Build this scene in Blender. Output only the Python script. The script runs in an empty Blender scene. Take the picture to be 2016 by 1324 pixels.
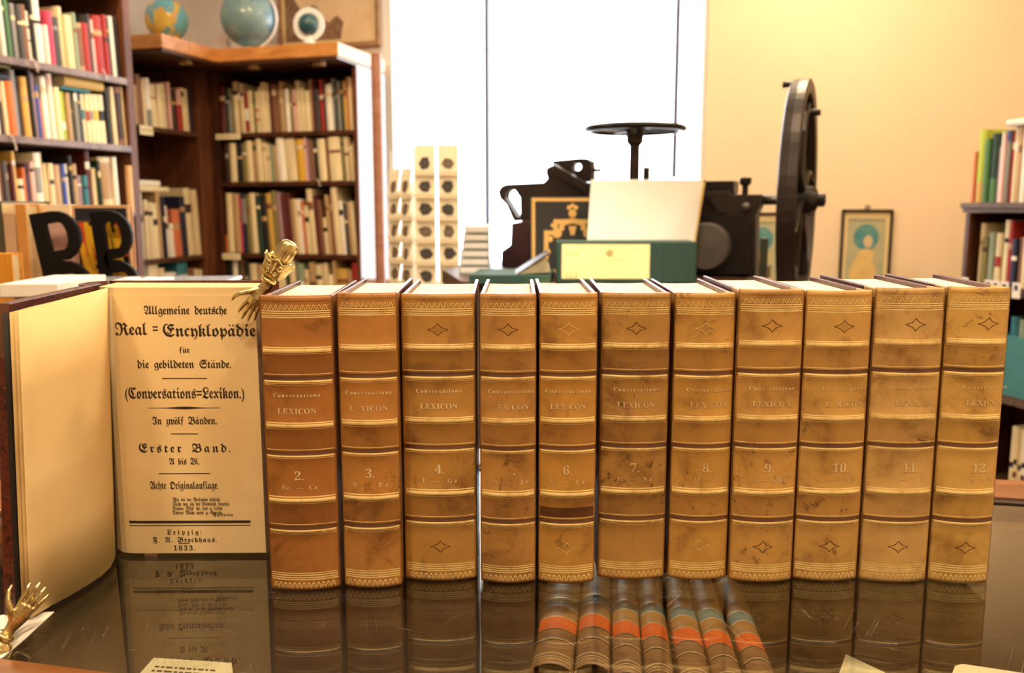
import bpy, bmesh, math, random
from mathutils import Vector, Matrix
random.seed(7)
S = bpy.context.scene
COL = S.collection
# ------------------------------------------------------------------ camera
H = 0.285                      # lens height above the glass counter (counter glass is z = 0)
FPX, PIT, CX, CY = 1631.0, math.atan(0.1373), 1008.0, 629.0
cam = bpy.data.cameras.new('camera')
cam_o = bpy.data.objects.new('camera', cam); COL.objects.link(cam_o)
cam_o.location = (0, 0, H); cam_o.rotation_euler = (math.pi/2 - PIT, 0, 0)
cam.sensor_width = 36.0; cam.lens = 36.0*FPX/2016.0; cam.shift_y = (CY-662.0)/2016.0
cam.clip_start = 0.01; cam.clip_end = 100
cam.dof.use_dof = True; cam.dof.focus_distance = 0.62; cam.dof.aperture_fstop = 8.5
S.camera = cam_o
S.view_settings.view_transform = 'Standard'; S.view_settings.look = 'None'
S.view_settings.gamma = 1.0; S.view_settings.use_curve_mapping = False
S.view_settings.exposure = 0.22
# ------------------------------------------------------------------ light
world = bpy.data.worlds.new('sky'); S.world = world; world.use_nodes = True
bg = world.node_tree.nodes['Background']
bg.inputs[0].default_value = (0.93, 0.96, 1.0, 1); bg.inputs[1].default_value = 9.0
try:
    S.cycles.use_denoising = True
    S.cycles.max_bounces = 8; S.cycles.diffuse_bounces = 4; S.cycles.transparent_max_bounces = 12
    S.cycles.sample_clamp_indirect = 6.0
    S.cycles.caustics_reflective = False; S.cycles.caustics_refractive = False
except Exception:
    pass
FLOOR, CEIL = -0.92, 1.95
WARM = (1.0, 0.75, 0.47)
LAMPS = [(-0.75, -0.35, 19), (0.15, -0.55, 20), (.95, -0.35, 19), (-1.45, 2.2, 30), (0.6, 1.5, 12), (1.75, 1.3, 24), (1.15, 3.1, 24), (-0.7, 2.7, 14)]

# ------------------------------------------------------------------ projecting helpers (pixel -> real plane)
def ray(x, y):
    u, v = (x-CX)/FPX, (CY-y)/FPX
    c, s = math.cos(PIT), math.sin(PIT)
    return Vector((u, c+v*s, -s+v*c))
def onz(x, y, z=0.0):
    r = ray(x, y); return Vector((0, 0, H)) + r*((z-H)/r.z)
def ony(x, y, Y):
    r = ray(x, y); return Vector((0, 0, H)) + r*(Y/r.y)
class Plane:
    """vertical plane through pixel column px at forward distance D, running along angle deg (0 = to the right, + = going away)"""
    def __init__(s, px, D, deg, off=0.0):
        a = math.radians(deg)
        s.d = Vector((math.cos(a), math.sin(a), 0)); s.n = Vector((-math.sin(a), math.cos(a), 0))   # n points away from the viewer
        b = ony(px, 405, D); s.b = Vector((b.x, b.y, 0)) + s.n*off
        s.ang = a
    def off(s, o):
        q = Plane.__new__(Plane); q.d, q.n, q.ang = s.d, s.n, s.ang; q.b = s.b + s.n*o; return q
    def hit(s, x, y):
        r = ray(x, y); o = Vector((0, 0, H))
        return o + r*((s.b-o).dot(s.n)/r.dot(s.n))
    def sz(s, x, y):
        p = s.hit(x, y); return (p-s.b).dot(s.d), p.z
    def s_at(s, px, z):
        k = (px-CX)/FPX; c, sn = math.cos(PIT), math.sin(PIT)
        # x = k*(y c - (z-H) sn)
        return (k*(s.b.y*c-(z-H)*sn)-s.b.x)/(s.d.x-k*s.d.y*c)
    def z_at(s, ss, py):
        p = s.b+s.d*ss; v = (CY-py)/FPX; c, sn = math.cos(PIT), math.sin(PIT)
        return H + (v*p.y*c-p.y*sn)/(c+v*sn)
    def P(s, ss, z, o=0.0):
        p = s.b+s.d*ss+s.n*o; return Vector((p.x, p.y, z))

# ------------------------------------------------------------------ materials
def lin(c):
    return tuple((v/12.92 if v <= 0.04045 else ((v+0.055)/1.055)**2.4) for v in c)
def rgb(h):
    h = h.lstrip('#'); return lin(tuple(int(h[i:i+2], 16)/255 for i in (0, 2, 4)))
MC = {}
class NT:
    def __init__(s, name):
        s.m = bpy.data.materials.new(name); s.m.use_nodes = True; s.t = s.m.node_tree
        s.b = s.t.nodes['Principled BSDF']; s.out = s.t.nodes['Material Output']
    def n(s, typ, **kw):
        x = s.t.nodes.new(typ)
        for k, v in kw.items():
            if k.startswith('i_'): x.inputs[k[2:].replace('_', ' ')].default_value = v
            else: setattr(x, k, v)
        return x
    def l(s, a, b): s.t.links.new(a, b)
    def coords(s, scale=(1, 1, 1)):
        tc = s.n('ShaderNodeTexCoord'); mp = s.n('ShaderNodeMapping'); mp.inputs['Scale'].default_value = scale
        s.l(tc.outputs['Object'], mp.inputs['Vector']); return mp.outputs['Vector']
    def noise(s, vec, scale, detail=4, rough=.55, dist=0):
        x = s.n('ShaderNodeTexNoise'); x.inputs['Scale'].default_value = scale; x.inputs['Detail'].default_value = detail
        x.inputs['Roughness'].default_value = rough; x.inputs['Distortion'].default_value = dist; s.l(vec, x.inputs['Vector']); return x.outputs['Fac']
    def ramp(s, fac, stops, interp='LINEAR'):
        r = s.n('ShaderNodeValToRGB'); cr = r.color_ramp; cr.interpolation = interp
        while len(cr.elements) < len(stops): cr.elements.new(0.5)
        for e, (p, c) in zip(cr.elements, stops): e.position = p; e.color = (*c, 1) if len(c) == 3 else c
        s.l(fac, r.inputs['Fac']); return r.outputs['Color']
    def bump(s, h, strength=.3, dist=.001):
        b = s.n('ShaderNodeBump'); b.inputs['Strength'].default_value = strength; b.inputs['Distance'].default_value = dist
        s.l(h, b.inputs['Height']); s.l(b.outputs['Normal'], s.b.inputs['Normal'])
def mat(name, col, rough=.6, metal=0.0, var=.12, scale=8.0, bump=0.0, stretch=(1, 1, 1), spec=None, coat=0):
    if name in MC: return MC[name]
    c = rgb(col) if isinstance(col, str) else col
    t = NT(name)
    v = t.coords(stretch); f = t.noise(v, scale)
    lo = tuple(max(0, x*(1-var)) for x in c); hi = tuple(min(1, x*(1+var)) for x in c)
    t.l(t.ramp(f, [(.3, lo), (.7, hi)]), t.b.inputs['Base Color'])
    t.b.inputs['Roughness'].default_value = rough; t.b.inputs['Metallic'].default_value = metal
    if spec is not None: t.b.inputs['Specular IOR Level'].default_value = spec
    if coat: t.b.inputs['Coat Weight'].default_value = coat; t.b.inputs['Coat Roughness'].default_value = .12
    if bump: t.bump(f, bump, .001)
    MC[name] = t.m; return t.m
def wood(name, c1, c2, scale=3.0, rough=.4, stretch=(1, 8, 8)):
    if name in MC: return MC[name]
    t = NT(name); v = t.coords(stretch)
    f = t.noise(v, scale, 6, .6, 1.2); g = t.noise(v, scale*6, 3, .5, .3)
    mx = t.n('ShaderNodeMath', operation='MULTIPLY_ADD'); t.l(g, mx.inputs[0]); mx.inputs[1].default_value = .35; t.l(f, mx.inputs[2])
    t.l(t.ramp(mx.outputs[0], [(.45, rgb(c1)), (.85, rgb(c2))]), t.b.inputs['Base Color'])
    t.b.inputs['Roughness'].default_value = rough; t.bump(g, .12, .001)
    MC[name] = t.m; return t.m
def leather(name, base, dark, stain):
    t = NT(name); v = t.coords()
    f = t.noise(v, 26, 6, .65, .4); g = t.noise(v, 240, 4, .6)
    tc = t.n('ShaderNodeTexCoord')
    oi = t.n('ShaderNodeObjectInfo'); ad = t.n('ShaderNodeVectorMath', operation='ADD')
    cb = t.n('ShaderNodeCombineXYZ'); mu = t.n('ShaderNodeMath', operation='MULTIPLY'); mu.inputs[1].default_value = 7.0
    t.l(oi.outputs['Random'], mu.inputs[0])
    for i in range(3): t.l(mu.outputs[0], cb.inputs[i])
    t.l(v, ad.inputs[0]); t.l(cb.outputs[0], ad.inputs[1])
    f = t.noise(ad.outputs[0], 26, 6, .65, .4); st = t.noise(ad.outputs[0], 60, 5, .7, 1.5); st2 = t.noise(ad.outputs[0], 14, 2, .5, .2)
    c = t.ramp(f, [(.30, rgb(dark)), (.47, rgb(base)), (.72, tuple(min(1, x*1.25) for x in rgb(base)))])
    mi = t.n('ShaderNodeMix', data_type='RGBA'); t.l(c, mi.inputs['A']); mi.inputs['B'].default_value = (*rgb('#4a2a12'), 1)
    mm = t.n('ShaderNodeMath', operation='MULTIPLY')
    a = t.ramp(st, [(.56, (0, 0, 0)), (.66, (1, 1, 1))]); b = t.ramp(st2, [(.42 if stain > .9 else .5, (0, 0, 0)), (.56 if stain > .9 else .62, (1, 1, 1))])
    t.l(a, mm.inputs[0]); t.l(b, mm.inputs[1]); m2 = t.n('ShaderNodeMath', operation='MULTIPLY'); m2.inputs[1].default_value = stain
    t.l(mm.outputs[0], m2.inputs[0]); t.l(m2.outputs[0], mi.inputs['Factor']); t.l(mi.outputs['Result'], t.b.inputs['Base Color'])
    t.b.inputs['Roughness'].default_value = .40; t.bump(g, .2, .0006)
    t.b.inputs['Specular IOR Level'].default_value = .55
    return t.m
def gilt(name, base, amount=.62, col=(1.0, .80, .34)):
    """worn gold tooling over leather"""
    if name in MC: return MC[name]
    t = NT(name); v = t.coords()
    f = t.noise(v, 55, 5, .7, .6)
    k = t.ramp(f, [(amount-.22, (1, 1, 1)), (amount+.1, (.12, .12, .12))])
    mi = t.n('ShaderNodeMix', data_type='RGBA'); t.l(k, mi.inputs['Factor']); mi.inputs['A'].default_value = (*rgb(base), 1); mi.inputs['B'].default_value = (*col, 1)
    t.l(mi.outputs['Result'], t.b.inputs['Base Color'])
    ml = t.n('ShaderNodeMath', operation='MULTIPLY'); ml.inputs[1].default_value = .45; t.l(k, ml.inputs[0]); t.l(ml.outputs[0], t.b.inputs['Metallic'])
    t.b.inputs['Roughness'].default_value = .34
    t.bump(f, .25, .0006)
    MC[name] = t.m; return t.m
def marbled(name='marbled_paper'):
    if name in MC: return MC[name]
    t = NT(name); v = t.coords(); f = t.noise(v, 90, 5, .6, 2.5)
    t.l(t.ramp(f, [(.3, rgb('#160806')), (.45, rgb('#4a1c10')), (.55, rgb('#6b2a18')), (.62, rgb('#2a100c')), (.72, rgb('#8a5a3a'))]), t.b.inputs['Base Color'])
    t.b.inputs['Roughness'].default_value = .34; t.b.inputs['Specular IOR Level'].default_value = .55
    MC[name] = t.m; return t.m
def pages(name='page_edges', c1='#f7f0de', c2='#e6d9b8', sc=900):
    if name in MC: return MC[name]
    t = NT(name); v = t.coords((1, .02, .02)); f = t.noise(v, sc, 2, .5)
    t.l(t.ramp(f, [(.3, rgb(c2)), (.6, rgb(c1))]), t.b.inputs['Base Color']); t.b.inputs['Roughness'].default_value = .85
    t.bump(f, .25, .0004)
    MC[name] = t.m; return t.m
def paper(name, c, c2=None, sc=30):
    if name in MC: return MC[name]
    t = NT(name); v = t.coords(); f = t.noise(v, sc, 5, .6); g = t.noise(v, 700, 3, .5)
    t.l(t.ramp(f, [(.3, rgb(c2 or c)), (.62, rgb(c))]), t.b.inputs['Base Color']); t.b.inputs['Roughness'].default_value = .8
    t.b.inputs['Specular IOR Level'].default_value = .2; t.bump(g, .08, .0004)
    MC[name] = t.m; return t.m
def plain(name, c, rough=.5, metal=0, spec=None):
    if name in MC: return MC[name]
    t = NT(name); t.b.inputs['Base Color'].default_value = (*(rgb(c) if isinstance(c, str) else c), 1)
    v = t.coords(); f = t.noise(v, 40, 2); 
    r = t.n('ShaderNodeMapRange'); r.inputs['To Min'].default_value = max(0, rough-.05); r.inputs['To Max'].default_value = min(1, rough+.05)
    t.l(f, r.inputs['Value']); t.l(r.outputs[0], t.b.inputs['Roughness']); t.b.inputs['Metallic'].default_value = metal
    if spec is not None: t.b.inputs['Specular IOR Level'].default_value = spec
    MC[name] = t.m; return t.m
def glass_mat(name, r0=.09, tint=(.93, .96, .93), scratches=False, power=4.0):
    t = NT(name); nt = t.t; nt.nodes.remove(t.b)
    lw = t.n('ShaderNodeLayerWeight'); lw.inputs['Blend'].default_value = .5
    pw = t.n('ShaderNodeMath', operation='POWER'); pw.inputs[1].default_value = power; t.l(lw.outputs['Facing'], pw.inputs[0])
    ma = t.n('ShaderNodeMath', operation='MULTIPLY_ADD'); ma.inputs[1].default_value = 1-r0; ma.inputs[2].default_value = r0; t.l(pw.outputs[0], ma.inputs[0])
    tr = t.n('ShaderNodeBsdfTransparent'); tr.inputs[0].default_value = (*tint, 1)
    gl = t.n('ShaderNodeBsdfGlossy'); gl.inputs['Roughness'].default_value = .012; gl.inputs[0].default_value = (1, 1, 1, 1)
    mx = t.n('ShaderNodeMixShader'); t.l(ma.outputs[0], mx.inputs[0]); t.l(tr.outputs[0], mx.inputs[1]); t.l(gl.outputs[0], mx.inputs[2])
    out = mx.outputs[0]
    if scratches:
        v = t.coords(); tot = None
        for i, (rz, sx, sc) in enumerate([(.4, 40, 9), (1.35, 55, 13), (2.2, 48, 7), (2.75, 60, 11)]):
            mp = t.n('ShaderNodeMapping'); mp.inputs['Rotation'].default_value = (0, 0, rz); mp.inputs['Scale'].default_value = (1, 1, 1); t.l(v, mp.inputs['Vector'])
            m2 = t.n('ShaderNodeMapping'); m2.inputs['Scale'].default_value = (1.4*sc/9, sx*1.0, 1); t.l(mp.outputs[0], m2.inputs['Vector'])
            vo = t.n('ShaderNodeTexNoise'); vo.inputs['Scale'].default_value = 3.2; vo.inputs['Detail'].default_value = 2.0; vo.inputs['Distortion'].default_value = .25
            t.l(m2.outputs[0], vo.inputs['Vector'])
            k = t.ramp(vo.outputs['Fac'], [(.498, (0, 0, 0)), (.5, (1, 1, 1)), (.502, (0, 0, 0))])
            gate = t.noise(mp.outputs[0], 14+3*i, 2); gk = t.ramp(gate, [(.57, (0, 0, 0)), (.66, (1, 1, 1))])
            mu = t.n('ShaderNodeMath', operation='MULTIPLY'); t.l(k, mu.inputs[0]); t.l(gk, mu.inputs[1])
            if tot is None: tot = mu.outputs[0]
            else:
                ad = t.n('ShaderNodeMath', operation='MAXIMUM'); t.l(tot, ad.inputs[0]); t.l(mu.outputs[0], ad.inputs[1]); tot = ad.outputs[0]
        df = t.n('ShaderNodeBsdfDiffuse'); df.inputs[0].default_value = (.75, .7, .6, 1)
        m3 = t.n('ShaderNodeMath', operation='MULTIPLY'); m3.inputs[1].default_value = .22; t.l(tot, m3.inputs[0])
        mx2 = t.n('ShaderNodeMixShader'); t.l(m3.outputs[0], mx2.inputs[0]); t.l(out, mx2.inputs[1]); t.l(df.outputs[0], mx2.inputs[2]); out = mx2.outputs[0]
    t.l(out, t.out.inputs['Surface']); return t.m

# ------------------------------------------------------------------ mesh helpers
class MB:
    def __init__(s): s.v = []; s.f = []; s.m = []
    def add(s, vs, fs, m=0):
        b = len(s.v); s.v += [Vector(v) for v in vs]; s.f += [tuple(i+b for i in f) for f in fs]; s.m += [m]*len(fs); return s
    def box(s, x0, x1, y0, y1, z0, z1, m=0, M=None):
        vs = [Vector((x, y, z)) for z in (z0, z1) for x, y in ((x0, y0), (x1, y0), (x1, y1), (x0, y1))]
        if M is not None: vs = [M @ v for v in vs]
        return s.add(vs, [(3, 2, 1, 0), (4, 5, 6, 7), (0, 1, 5, 4), (1, 2, 6, 5), (2, 3, 7, 6), (3, 0, 4, 7)], m)
    def prism(s, pts, y0, y1, m=0, M=None, holes=None):
        """outline pts in (x,z) extruded along y; triangulated so concave outlines and holes work"""
        bm = bmesh.new(); loops = [pts]+(holes or [])
        for L in loops:
            vs = [bm.verts.new((p[0], y0, p[1])) for p in L]
            for i in range(len(vs)): bm.edges.new((vs[i], vs[(i+1) % len(vs)]))
        r = bmesh.ops.triangle_fill(bm, use_beauty=True, use_dissolve=False, edges=bm.edges[:])
        bm.verts.ensure_lookup_table(); bm.verts.index_update()
        n = len(bm.verts); fr = [tuple(v.index for v in f.verts) for f in bm.faces]
        vs = [v.co.copy() for v in bm.verts]
        bd = [(e.verts[0].index, e.verts[1].index) for e in bm.edges if len(e.link_faces) == 1]
        bm.free()
        al = vs+[Vector((v.x, y1, v.z)) for v in vs]
        fs = fr+[tuple(i+n for i in reversed(f)) for f in fr]+[(a, b, b+n, a+n) for a, b in bd]
        if M is not None: al = [M @ v for v in al]
        return s.add(al, fs, m)
    def tube(s, pts, rs, n=10, m=0, flat=1.0, cap=True, up=None):
        """tapered tube along points"""
        pts = [Vector(p) for p in pts]; rs = rs if isinstance(rs, (list, tuple)) else [rs]*len(pts)
        vs = []; 
        a = Vector((0, 0, 1)) if up is None else Vector(up)
        prev = None
        for i, p in enumerate(pts):
            t = (pts[min(i+1, len(pts)-1)]-pts[max(i-1, 0)]).normalized()
            if prev is None:
                if abs(t.dot(a)) > .95: a = Vector((1, 0, 0))
                u = t.cross(a).normalized()
            else:
                u = (prev-t*prev.dot(t)).normalized()
            prev = u; w = t.cross(u).normalized()
            for k in range(n):
                an = 2*math.pi*k/n; vs.append(p+u*math.cos(an)*rs[i]+w*math.sin(an)*rs[i]*flat)
        fs = [(i*n+k, i*n+(k+1) % n, (i+1)*n+(k+1) % n, (i+1)*n+k) for i in range(len(pts)-1) for k in range(n)]
        if cap: fs += [tuple(reversed(range(n))), tuple(range((len(pts)-1)*n, len(pts)*n))]
        return s.add(vs, fs, m)
    def lathe(s, prof, n=32, m=0, M=None, axis='z'):
        """profile [(r, h)] round z (or x / y)"""
        vs = []
        for r, h in prof:
            for k in range(n):
                a = 2*math.pi*k/n; c, d = r*math.cos(a), r*math.sin(a)
                vs.append(Vector((c, d, h)) if axis == 'z' else (Vector((h, c, d)) if axis == 'x' else Vector((d, h, c))))
        L = len(prof)
        fs = [(i*n+k, i*n+(k+1) % n, (i+1)*n+(k+1) % n, (i+1)*n+k) for i in range(L-1) for k in range(n)]
        fs += [tuple(reversed(range(n))), tuple(range((L-1)*n, L*n))]
        if M is not None: vs = [M @ v for v in vs]
        return s.add(vs, fs, m)
    def sphere(s, c, r, nu=24, nv=14, m=0, sc=(1, 1, 1)):
        c = Vector(c)
        vs = [c+Vector((r*sc[0]*math.sin(math.pi*j/nv)*math.cos(2*math.pi*i/nu), r*sc[1]*math.sin(math.pi*j/nv)*math.sin(2*math.pi*i/nu), r*sc[2]*math.cos(math.pi*j/nv))) for j in range(nv+1) for i in range(nu)]
        fs = [(j*nu+i, (j+1)*nu+i, (j+1)*nu+(i+1) % nu, j*nu+(i+1) % nu) for j in range(nv) for i in range(nu)]
        return s.add(vs, fs, m)
    def build(s, name, mats, parent=None, loc=None, rotz=None, smooth=False, bevel=0, autos=False):
        me = bpy.data.meshes.new(name); me.from_pydata([tuple(v) for v in s.v], [], s.f)
        mats = mats if isinstance(mats, (list, tuple)) else [mats]
        for x in mats: me.materials.append(x)
        if len(mats) > 1:
            for p, i in zip(me.polygons, s.m): p.material_index = i
        if smooth:
            for p in me.polygons: p.use_smooth = True
        me.update(); 
        bm = bmesh.new(); bm.from_mesh(me); bmesh.ops.recalc_face_normals(bm, faces=bm.faces[:]); bm.to_mesh(me); bm.free()
        o = bpy.data.objects.new(name, me); COL.objects.link(o)
        if parent is not None: o.parent = parent
        if loc is not None: o.location = loc
        if rotz is not None: o.rotation_euler = (0, 0, rotz)
        if bevel:
            b = o.modifiers.new('bevel', 'BEVEL'); b.width = bevel; b.segments = 2; b.limit_method = 'ANGLE'; b.angle_limit = math.radians(40)
        if autos:
            try:
                for p in me.polygons: p.use_smooth = True
                me.set_sharp_from_angle(angle=math.radians(35))
            except Exception: pass
        return o
def tag(o, label, cat, group=None, kind=None):
    if label: o['label'] = label
    if cat: o['category'] = cat
    if group: o['group'] = group
    if kind: o['kind'] = kind
    return o
def struct(o, label=None):
    o['kind'] = 'structure'
    if label: o['label'] = label; o['category'] = 'building part'
    return o
def empty(name, loc, rotz=0.0, rot=None):
    o = bpy.data.objects.new(name, None); COL.objects.link(o); o.location = loc
    o.rotation_euler = rot if rot is not None else (0, 0, rotz); o.empty_display_size = .05
    return o

# ------------------------------------------------------------------ lettering
def fraktur(s):
    return ''.join(chr(0x1D56C+ord(c)-65) if 'A' <= c <= 'Z' else chr(0x1D586+ord(c)-97) if 'a' <= c <= 'z' else chr(0x1D7CE+ord(c)-48) if '0' <= c <= '9' else c for c in s)
def serif(s):
    return ''.join(chr(0x1D400+ord(c)-65) if 'A' <= c <= 'Z' else chr(0x1D41A+ord(c)-97) if 'a' <= c <= 'z' else chr(0x1D7CE+ord(c)-48) if '0' <= c <= '9' else c for c in s)
GL = {}
def glyph(ch):
    if ch in GL: return GL[ch]
    cu = bpy.data.curves.new('g', 'FONT'); cu.body = ch; cu.size = 1.0; cu.resolution_u = 3
    ob = bpy.data.objects.new('g', cu); COL.objects.link(ob)
    dg = bpy.context.evaluated_depsgraph_get(); me = bpy.data.meshes.new_from_object(ob.evaluated_get(dg))
    vs = [(v.co.x, v.co.y) for v in me.vertices]; fs = [tuple(p.vertices) for p in me.polygons]
    bpy.data.objects.remove(ob); bpy.data.curves.remove(cu); bpy.data.meshes.remove(me)
    if vs:
        x0 = min(v[0] for v in vs); x1 = max(v[0] for v in vs); vs = [(x-x0, y) for x, y in vs]; w = x1-x0
    else: w = .3
    GL[ch] = (vs, fs, w); return GL[ch]
UML = {'ä': 'a', 'ö': 'o', 'ü': 'u'}
def layout(text, conv, cap, width, skip=(), space=.45, thin=1.0):
    """-> (verts2d, faces) centred on x=0, baseline 0; cap height cap, total width given"""
    items = []
    for i, c in enumerate(text):
        if c == ' ': items.append((None, space, False)); continue
        g = glyph(conv(UML.get(c, c))); items.append((g if i not in skip else None, g[2], c in UML))
    k = cap/.70; tw = sum(w for _, w, _ in items)*k
    if width is None: width = tw*1.0+(len(items)-1)*.09*k
    gap = (width-tw)/max(1, len(items)-1)
    if gap < .03*k:
        kk = (width-(len(items)-1)*.03*k)/tw
        kx = k*kk; gap = .03*k
    else: kx = k
    V, F = [], []; x = -width/2
    for g, w, uml in items:
        if g is not None:
            b = len(V); V += [(x+p[0]*kx, p[1]*k) for p in g[0]]; F += [tuple(i+b for i in f) for f in g[1]]
            if uml:
                for dx in (.28, .72):
                    b = len(V); cx, cy, r = x+w*kx*dx, .66*k, .05*k
                    V += [(cx-r, cy), (cx, cy-r*1.3), (cx+r, cy), (cx, cy+r*1.3)]; F.append((b, b+1, b+2, b+3))
        x += w*kx+gap
    return V, F

# ================================================================== the place: room shell
RM = math.radians(-16)                                    # the shop is turned 16 degrees to the lens
E1 = Vector((math.cos(RM), math.sin(RM), 0)); E2 = Vector((-math.sin(RM), math.cos(RM), 0))
B = Plane(565, 4.2, -16)                                  # front of the far bookcase
A_body = None
def rp(a, b, z): p = E1*a+E2*b; return Vector((p.x, p.y, z))
b2 = B.b.dot(E2); BACK = b2+.36                           # back wall distance in room axes
a_of = lambda px, z=.3, b=None: (lambda pl: (pl.b+pl.d*pl.s_at(px, z)).dot(E1))(B.off((b if b is not None else BACK)-b2))
A_c = Plane(425, 4, 74); A_c.b = B.off(-.184).b + B.d*B.off(-.184).s_at(425, 1.0)      # front of the side wing's cornice
A = A_c.off(.184)                                          # front of the side wing's shelves
R = Plane(1905, 3.0, -74)                                  # bookcase on the right wall
LEFTW = A.b.dot(E1)-.33
RIGHTW, FRONTW = 2.25, -3.2
def wallbox(name, a0, a1, b0, b1, z0, z1, m, parent=None):
    mb = MB(); M = Matrix.Rotation(RM, 4, 'Z'); mb.box(a0, a1, b0, b1, z0, z1, 0, M); return struct(mb.build(name, m, parent))
M_wall = mat('wall_plaster', '#ecd6b4', .9, var=.03, scale=3, bump=.1)
M_wallw = mat('wall_plaster_pale', '#d9d2c8', .9, var=.03, scale=3, bump=.1)
M_ceil = mat('ceiling_paint', '#f0ebe2', .9, var=.02)
M_floor = wood('floor_boards', '#4a2f1c', '#7a5232', 2.0, .45, (1, 6, 1))
wallbox('floor', -4, 5, FRONTW-.2, 6, FLOOR-.1, FLOOR, M_floor)
wallbox('ceiling', -4, 5, FRONTW-.2, 6, CEIL, CEIL+.1, M_ceil)
WX0, WX1, WZ0, WZ1 = a_of(757), a_of(1384), -.16, 1.85
wallbox('wall_back', LEFTW-.2, WX0, BACK, BACK+.14, FLOOR, CEIL, M_wallw)
wallbox('wall_back', WX1, RIGHTW+.2, BACK, BACK+.14, FLOOR, CEIL, M_wall)
wallbox('wall_back', WX0, WX1, BACK, BACK+.14, FLOOR, WZ0, M_wall)
wallbox('wall_back', WX0, WX1, BACK, BACK+.14, WZ1, CEIL, M_wall)
wallbox('wall_left', LEFTW-.2, LEFTW, FRONTW, BACK, FLOOR, CEIL, M_wallw)
wallbox('wall_right', RIGHTW, RIGHTW+.2, FRONTW, BACK, FLOOR, CEIL, M_wall)
wallbox('wall_front', LEFTW-.2, RIGHTW+.2, FRONTW-.2, FRONTW, FLOOR, CEIL, M_wall)
# window: white frame, mullions, glass, sill
M_white = plain('white_paint', '#f3f1ec', .4)
Mrot = Matrix.Rotation(RM, 4, 'Z')
win = struct(empty('window_1', rp((WX0+WX1)/2, BACK, WZ0))); Minv = None
def wpart(name, boxes, m):
    mb = MB()
    for b in boxes: mb.box(*b, 0, Mrot)
    o = mb.build(name, m); o.parent = win; o.matrix_parent_inverse = Matrix.Translation(-rp((WX0+WX1)/2, BACK, WZ0)); return o
fw = .05
wpart('window_frame', [(WX0, WX0+fw, BACK+.02, BACK+.1, WZ0, WZ1), (WX1-.025, WX1, BACK+.02, BACK+.1, WZ0, WZ1), (WX0, WX1, BACK+.02, BACK+.1, WZ0, WZ0+fw), (WX0, WX1, BACK+.02, BACK+.1, WZ1-fw, WZ1)], M_white)
M_mull = plain('blue_grey_metal', '#5e6284', .4)
for k, px in enumerate((955, 1324)):
    a = a_of(px); wpart('window_mullion', [(a-.011, a+.011, BACK+.03, BACK+.07, (.06 if k == 0 else .42), WZ1-fw)], M_mull)
wpart('window_glass', [(WX0+fw, WX1-.025, BACK+.055, BACK+.06, WZ0+fw, WZ1-fw)], glass_mat('window_glass', .03, (1, 1, 1), power=6))
wpart('window_sill', [(WX0-.03, WX1+.03, BACK-.18, BACK+.02, WZ0-.04, WZ0)], M_white)
pl = bpy.data.lights.new('window_daylight_portal', 'AREA'); pl.shape = 'RECTANGLE'; pl.size = WX1-WX0; pl.size_y = WZ1-WZ0
po = bpy.data.objects.new('window_daylight_portal', pl); COL.objects.link(po); po.location = rp((WX0+WX1)/2, BACK+.13, (WZ0+WZ1)/2)
po.rotation_euler = (math.pi/2, 0, RM+math.pi); pl.cycles.is_portal = True
# area light -Z must point into the room (-E2)
po.rotation_euler = Vector((-E2.x, -E2.y, 0)).to_track_quat('-Z', 'Y').to_euler()
# ceiling lamps of the shop (out of frame, real fittings)
M_lampm = plain('lamp_rim_metal', '#b9b6b0', .3, 1.0)
em = NT('lamp_diffuser_glow'); em.b.inputs['Emission Color'].default_value = (*WARM, 1); em.b.inputs['Emission Strength'].default_value = 9; em.b.inputs['Base Color'].default_value = (.9, .9, .9, 1)
LP = ['over the left end of the glass counter', 'over the middle of the glass counter', 'over the right end of the glass counter', 'in front of the tall left bookcase', 'above the iron press', 'above the right bookcase', 'by the wall with framed prints', 'between window and corner bookcase']
for i, (x, y, w) in enumerate(LAMPS):
    e = empty('ceiling_lamp', (x, y, CEIL)); tag(e, 'round warm ceiling lamp '+LP[i], 'lamp', 'ceiling lamps')
    MB().lathe([(.135, 0), (.15, -.01), (.15, -.03), (.125, -.035), (.125, -.01)], 32).build('lamp_rim', M_lampm, e, smooth=False)
    MB().lathe([(.12, -.012), (.12, -.022)], 32).build('diffuser', em.m, e)
    L = bpy.data.lights.new('ceiling_lamp_light', 'AREA'); L.shape = 'DISK'; L.size = .24; L.energy = w; L.color = WARM
    lo = bpy.data.objects.new('ceiling_lamp_light', L); COL.objects.link(lo); lo.parent = e; lo.location = (0, 0, -.04)

e = empty('spot_lamp', (.06, 1.02, CEIL)); tag(e, 'narrow spot lamp over the press table and middle of the book row', 'lamp')
MB().lathe([(.05, 0), (.055, -.02), (.055, -.05), (.045, -.05), (.045, -.02)], 28).build('lamp_rim', M_lampm, e)
L = bpy.data.lights.new('spot_lamp_light', 'SPOT'); L.energy = 330; L.color = (1, .93, .80); L.spot_size = math.radians(46); L.spot_blend = .8; L.shadow_soft_size = .035
lo = bpy.data.objects.new('spot_lamp_light', L); COL.objects.link(lo); lo.parent = e; lo.location = (0, 0, -.06); lo.rotation_euler = (math.radians(16), 0, 0)
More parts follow.
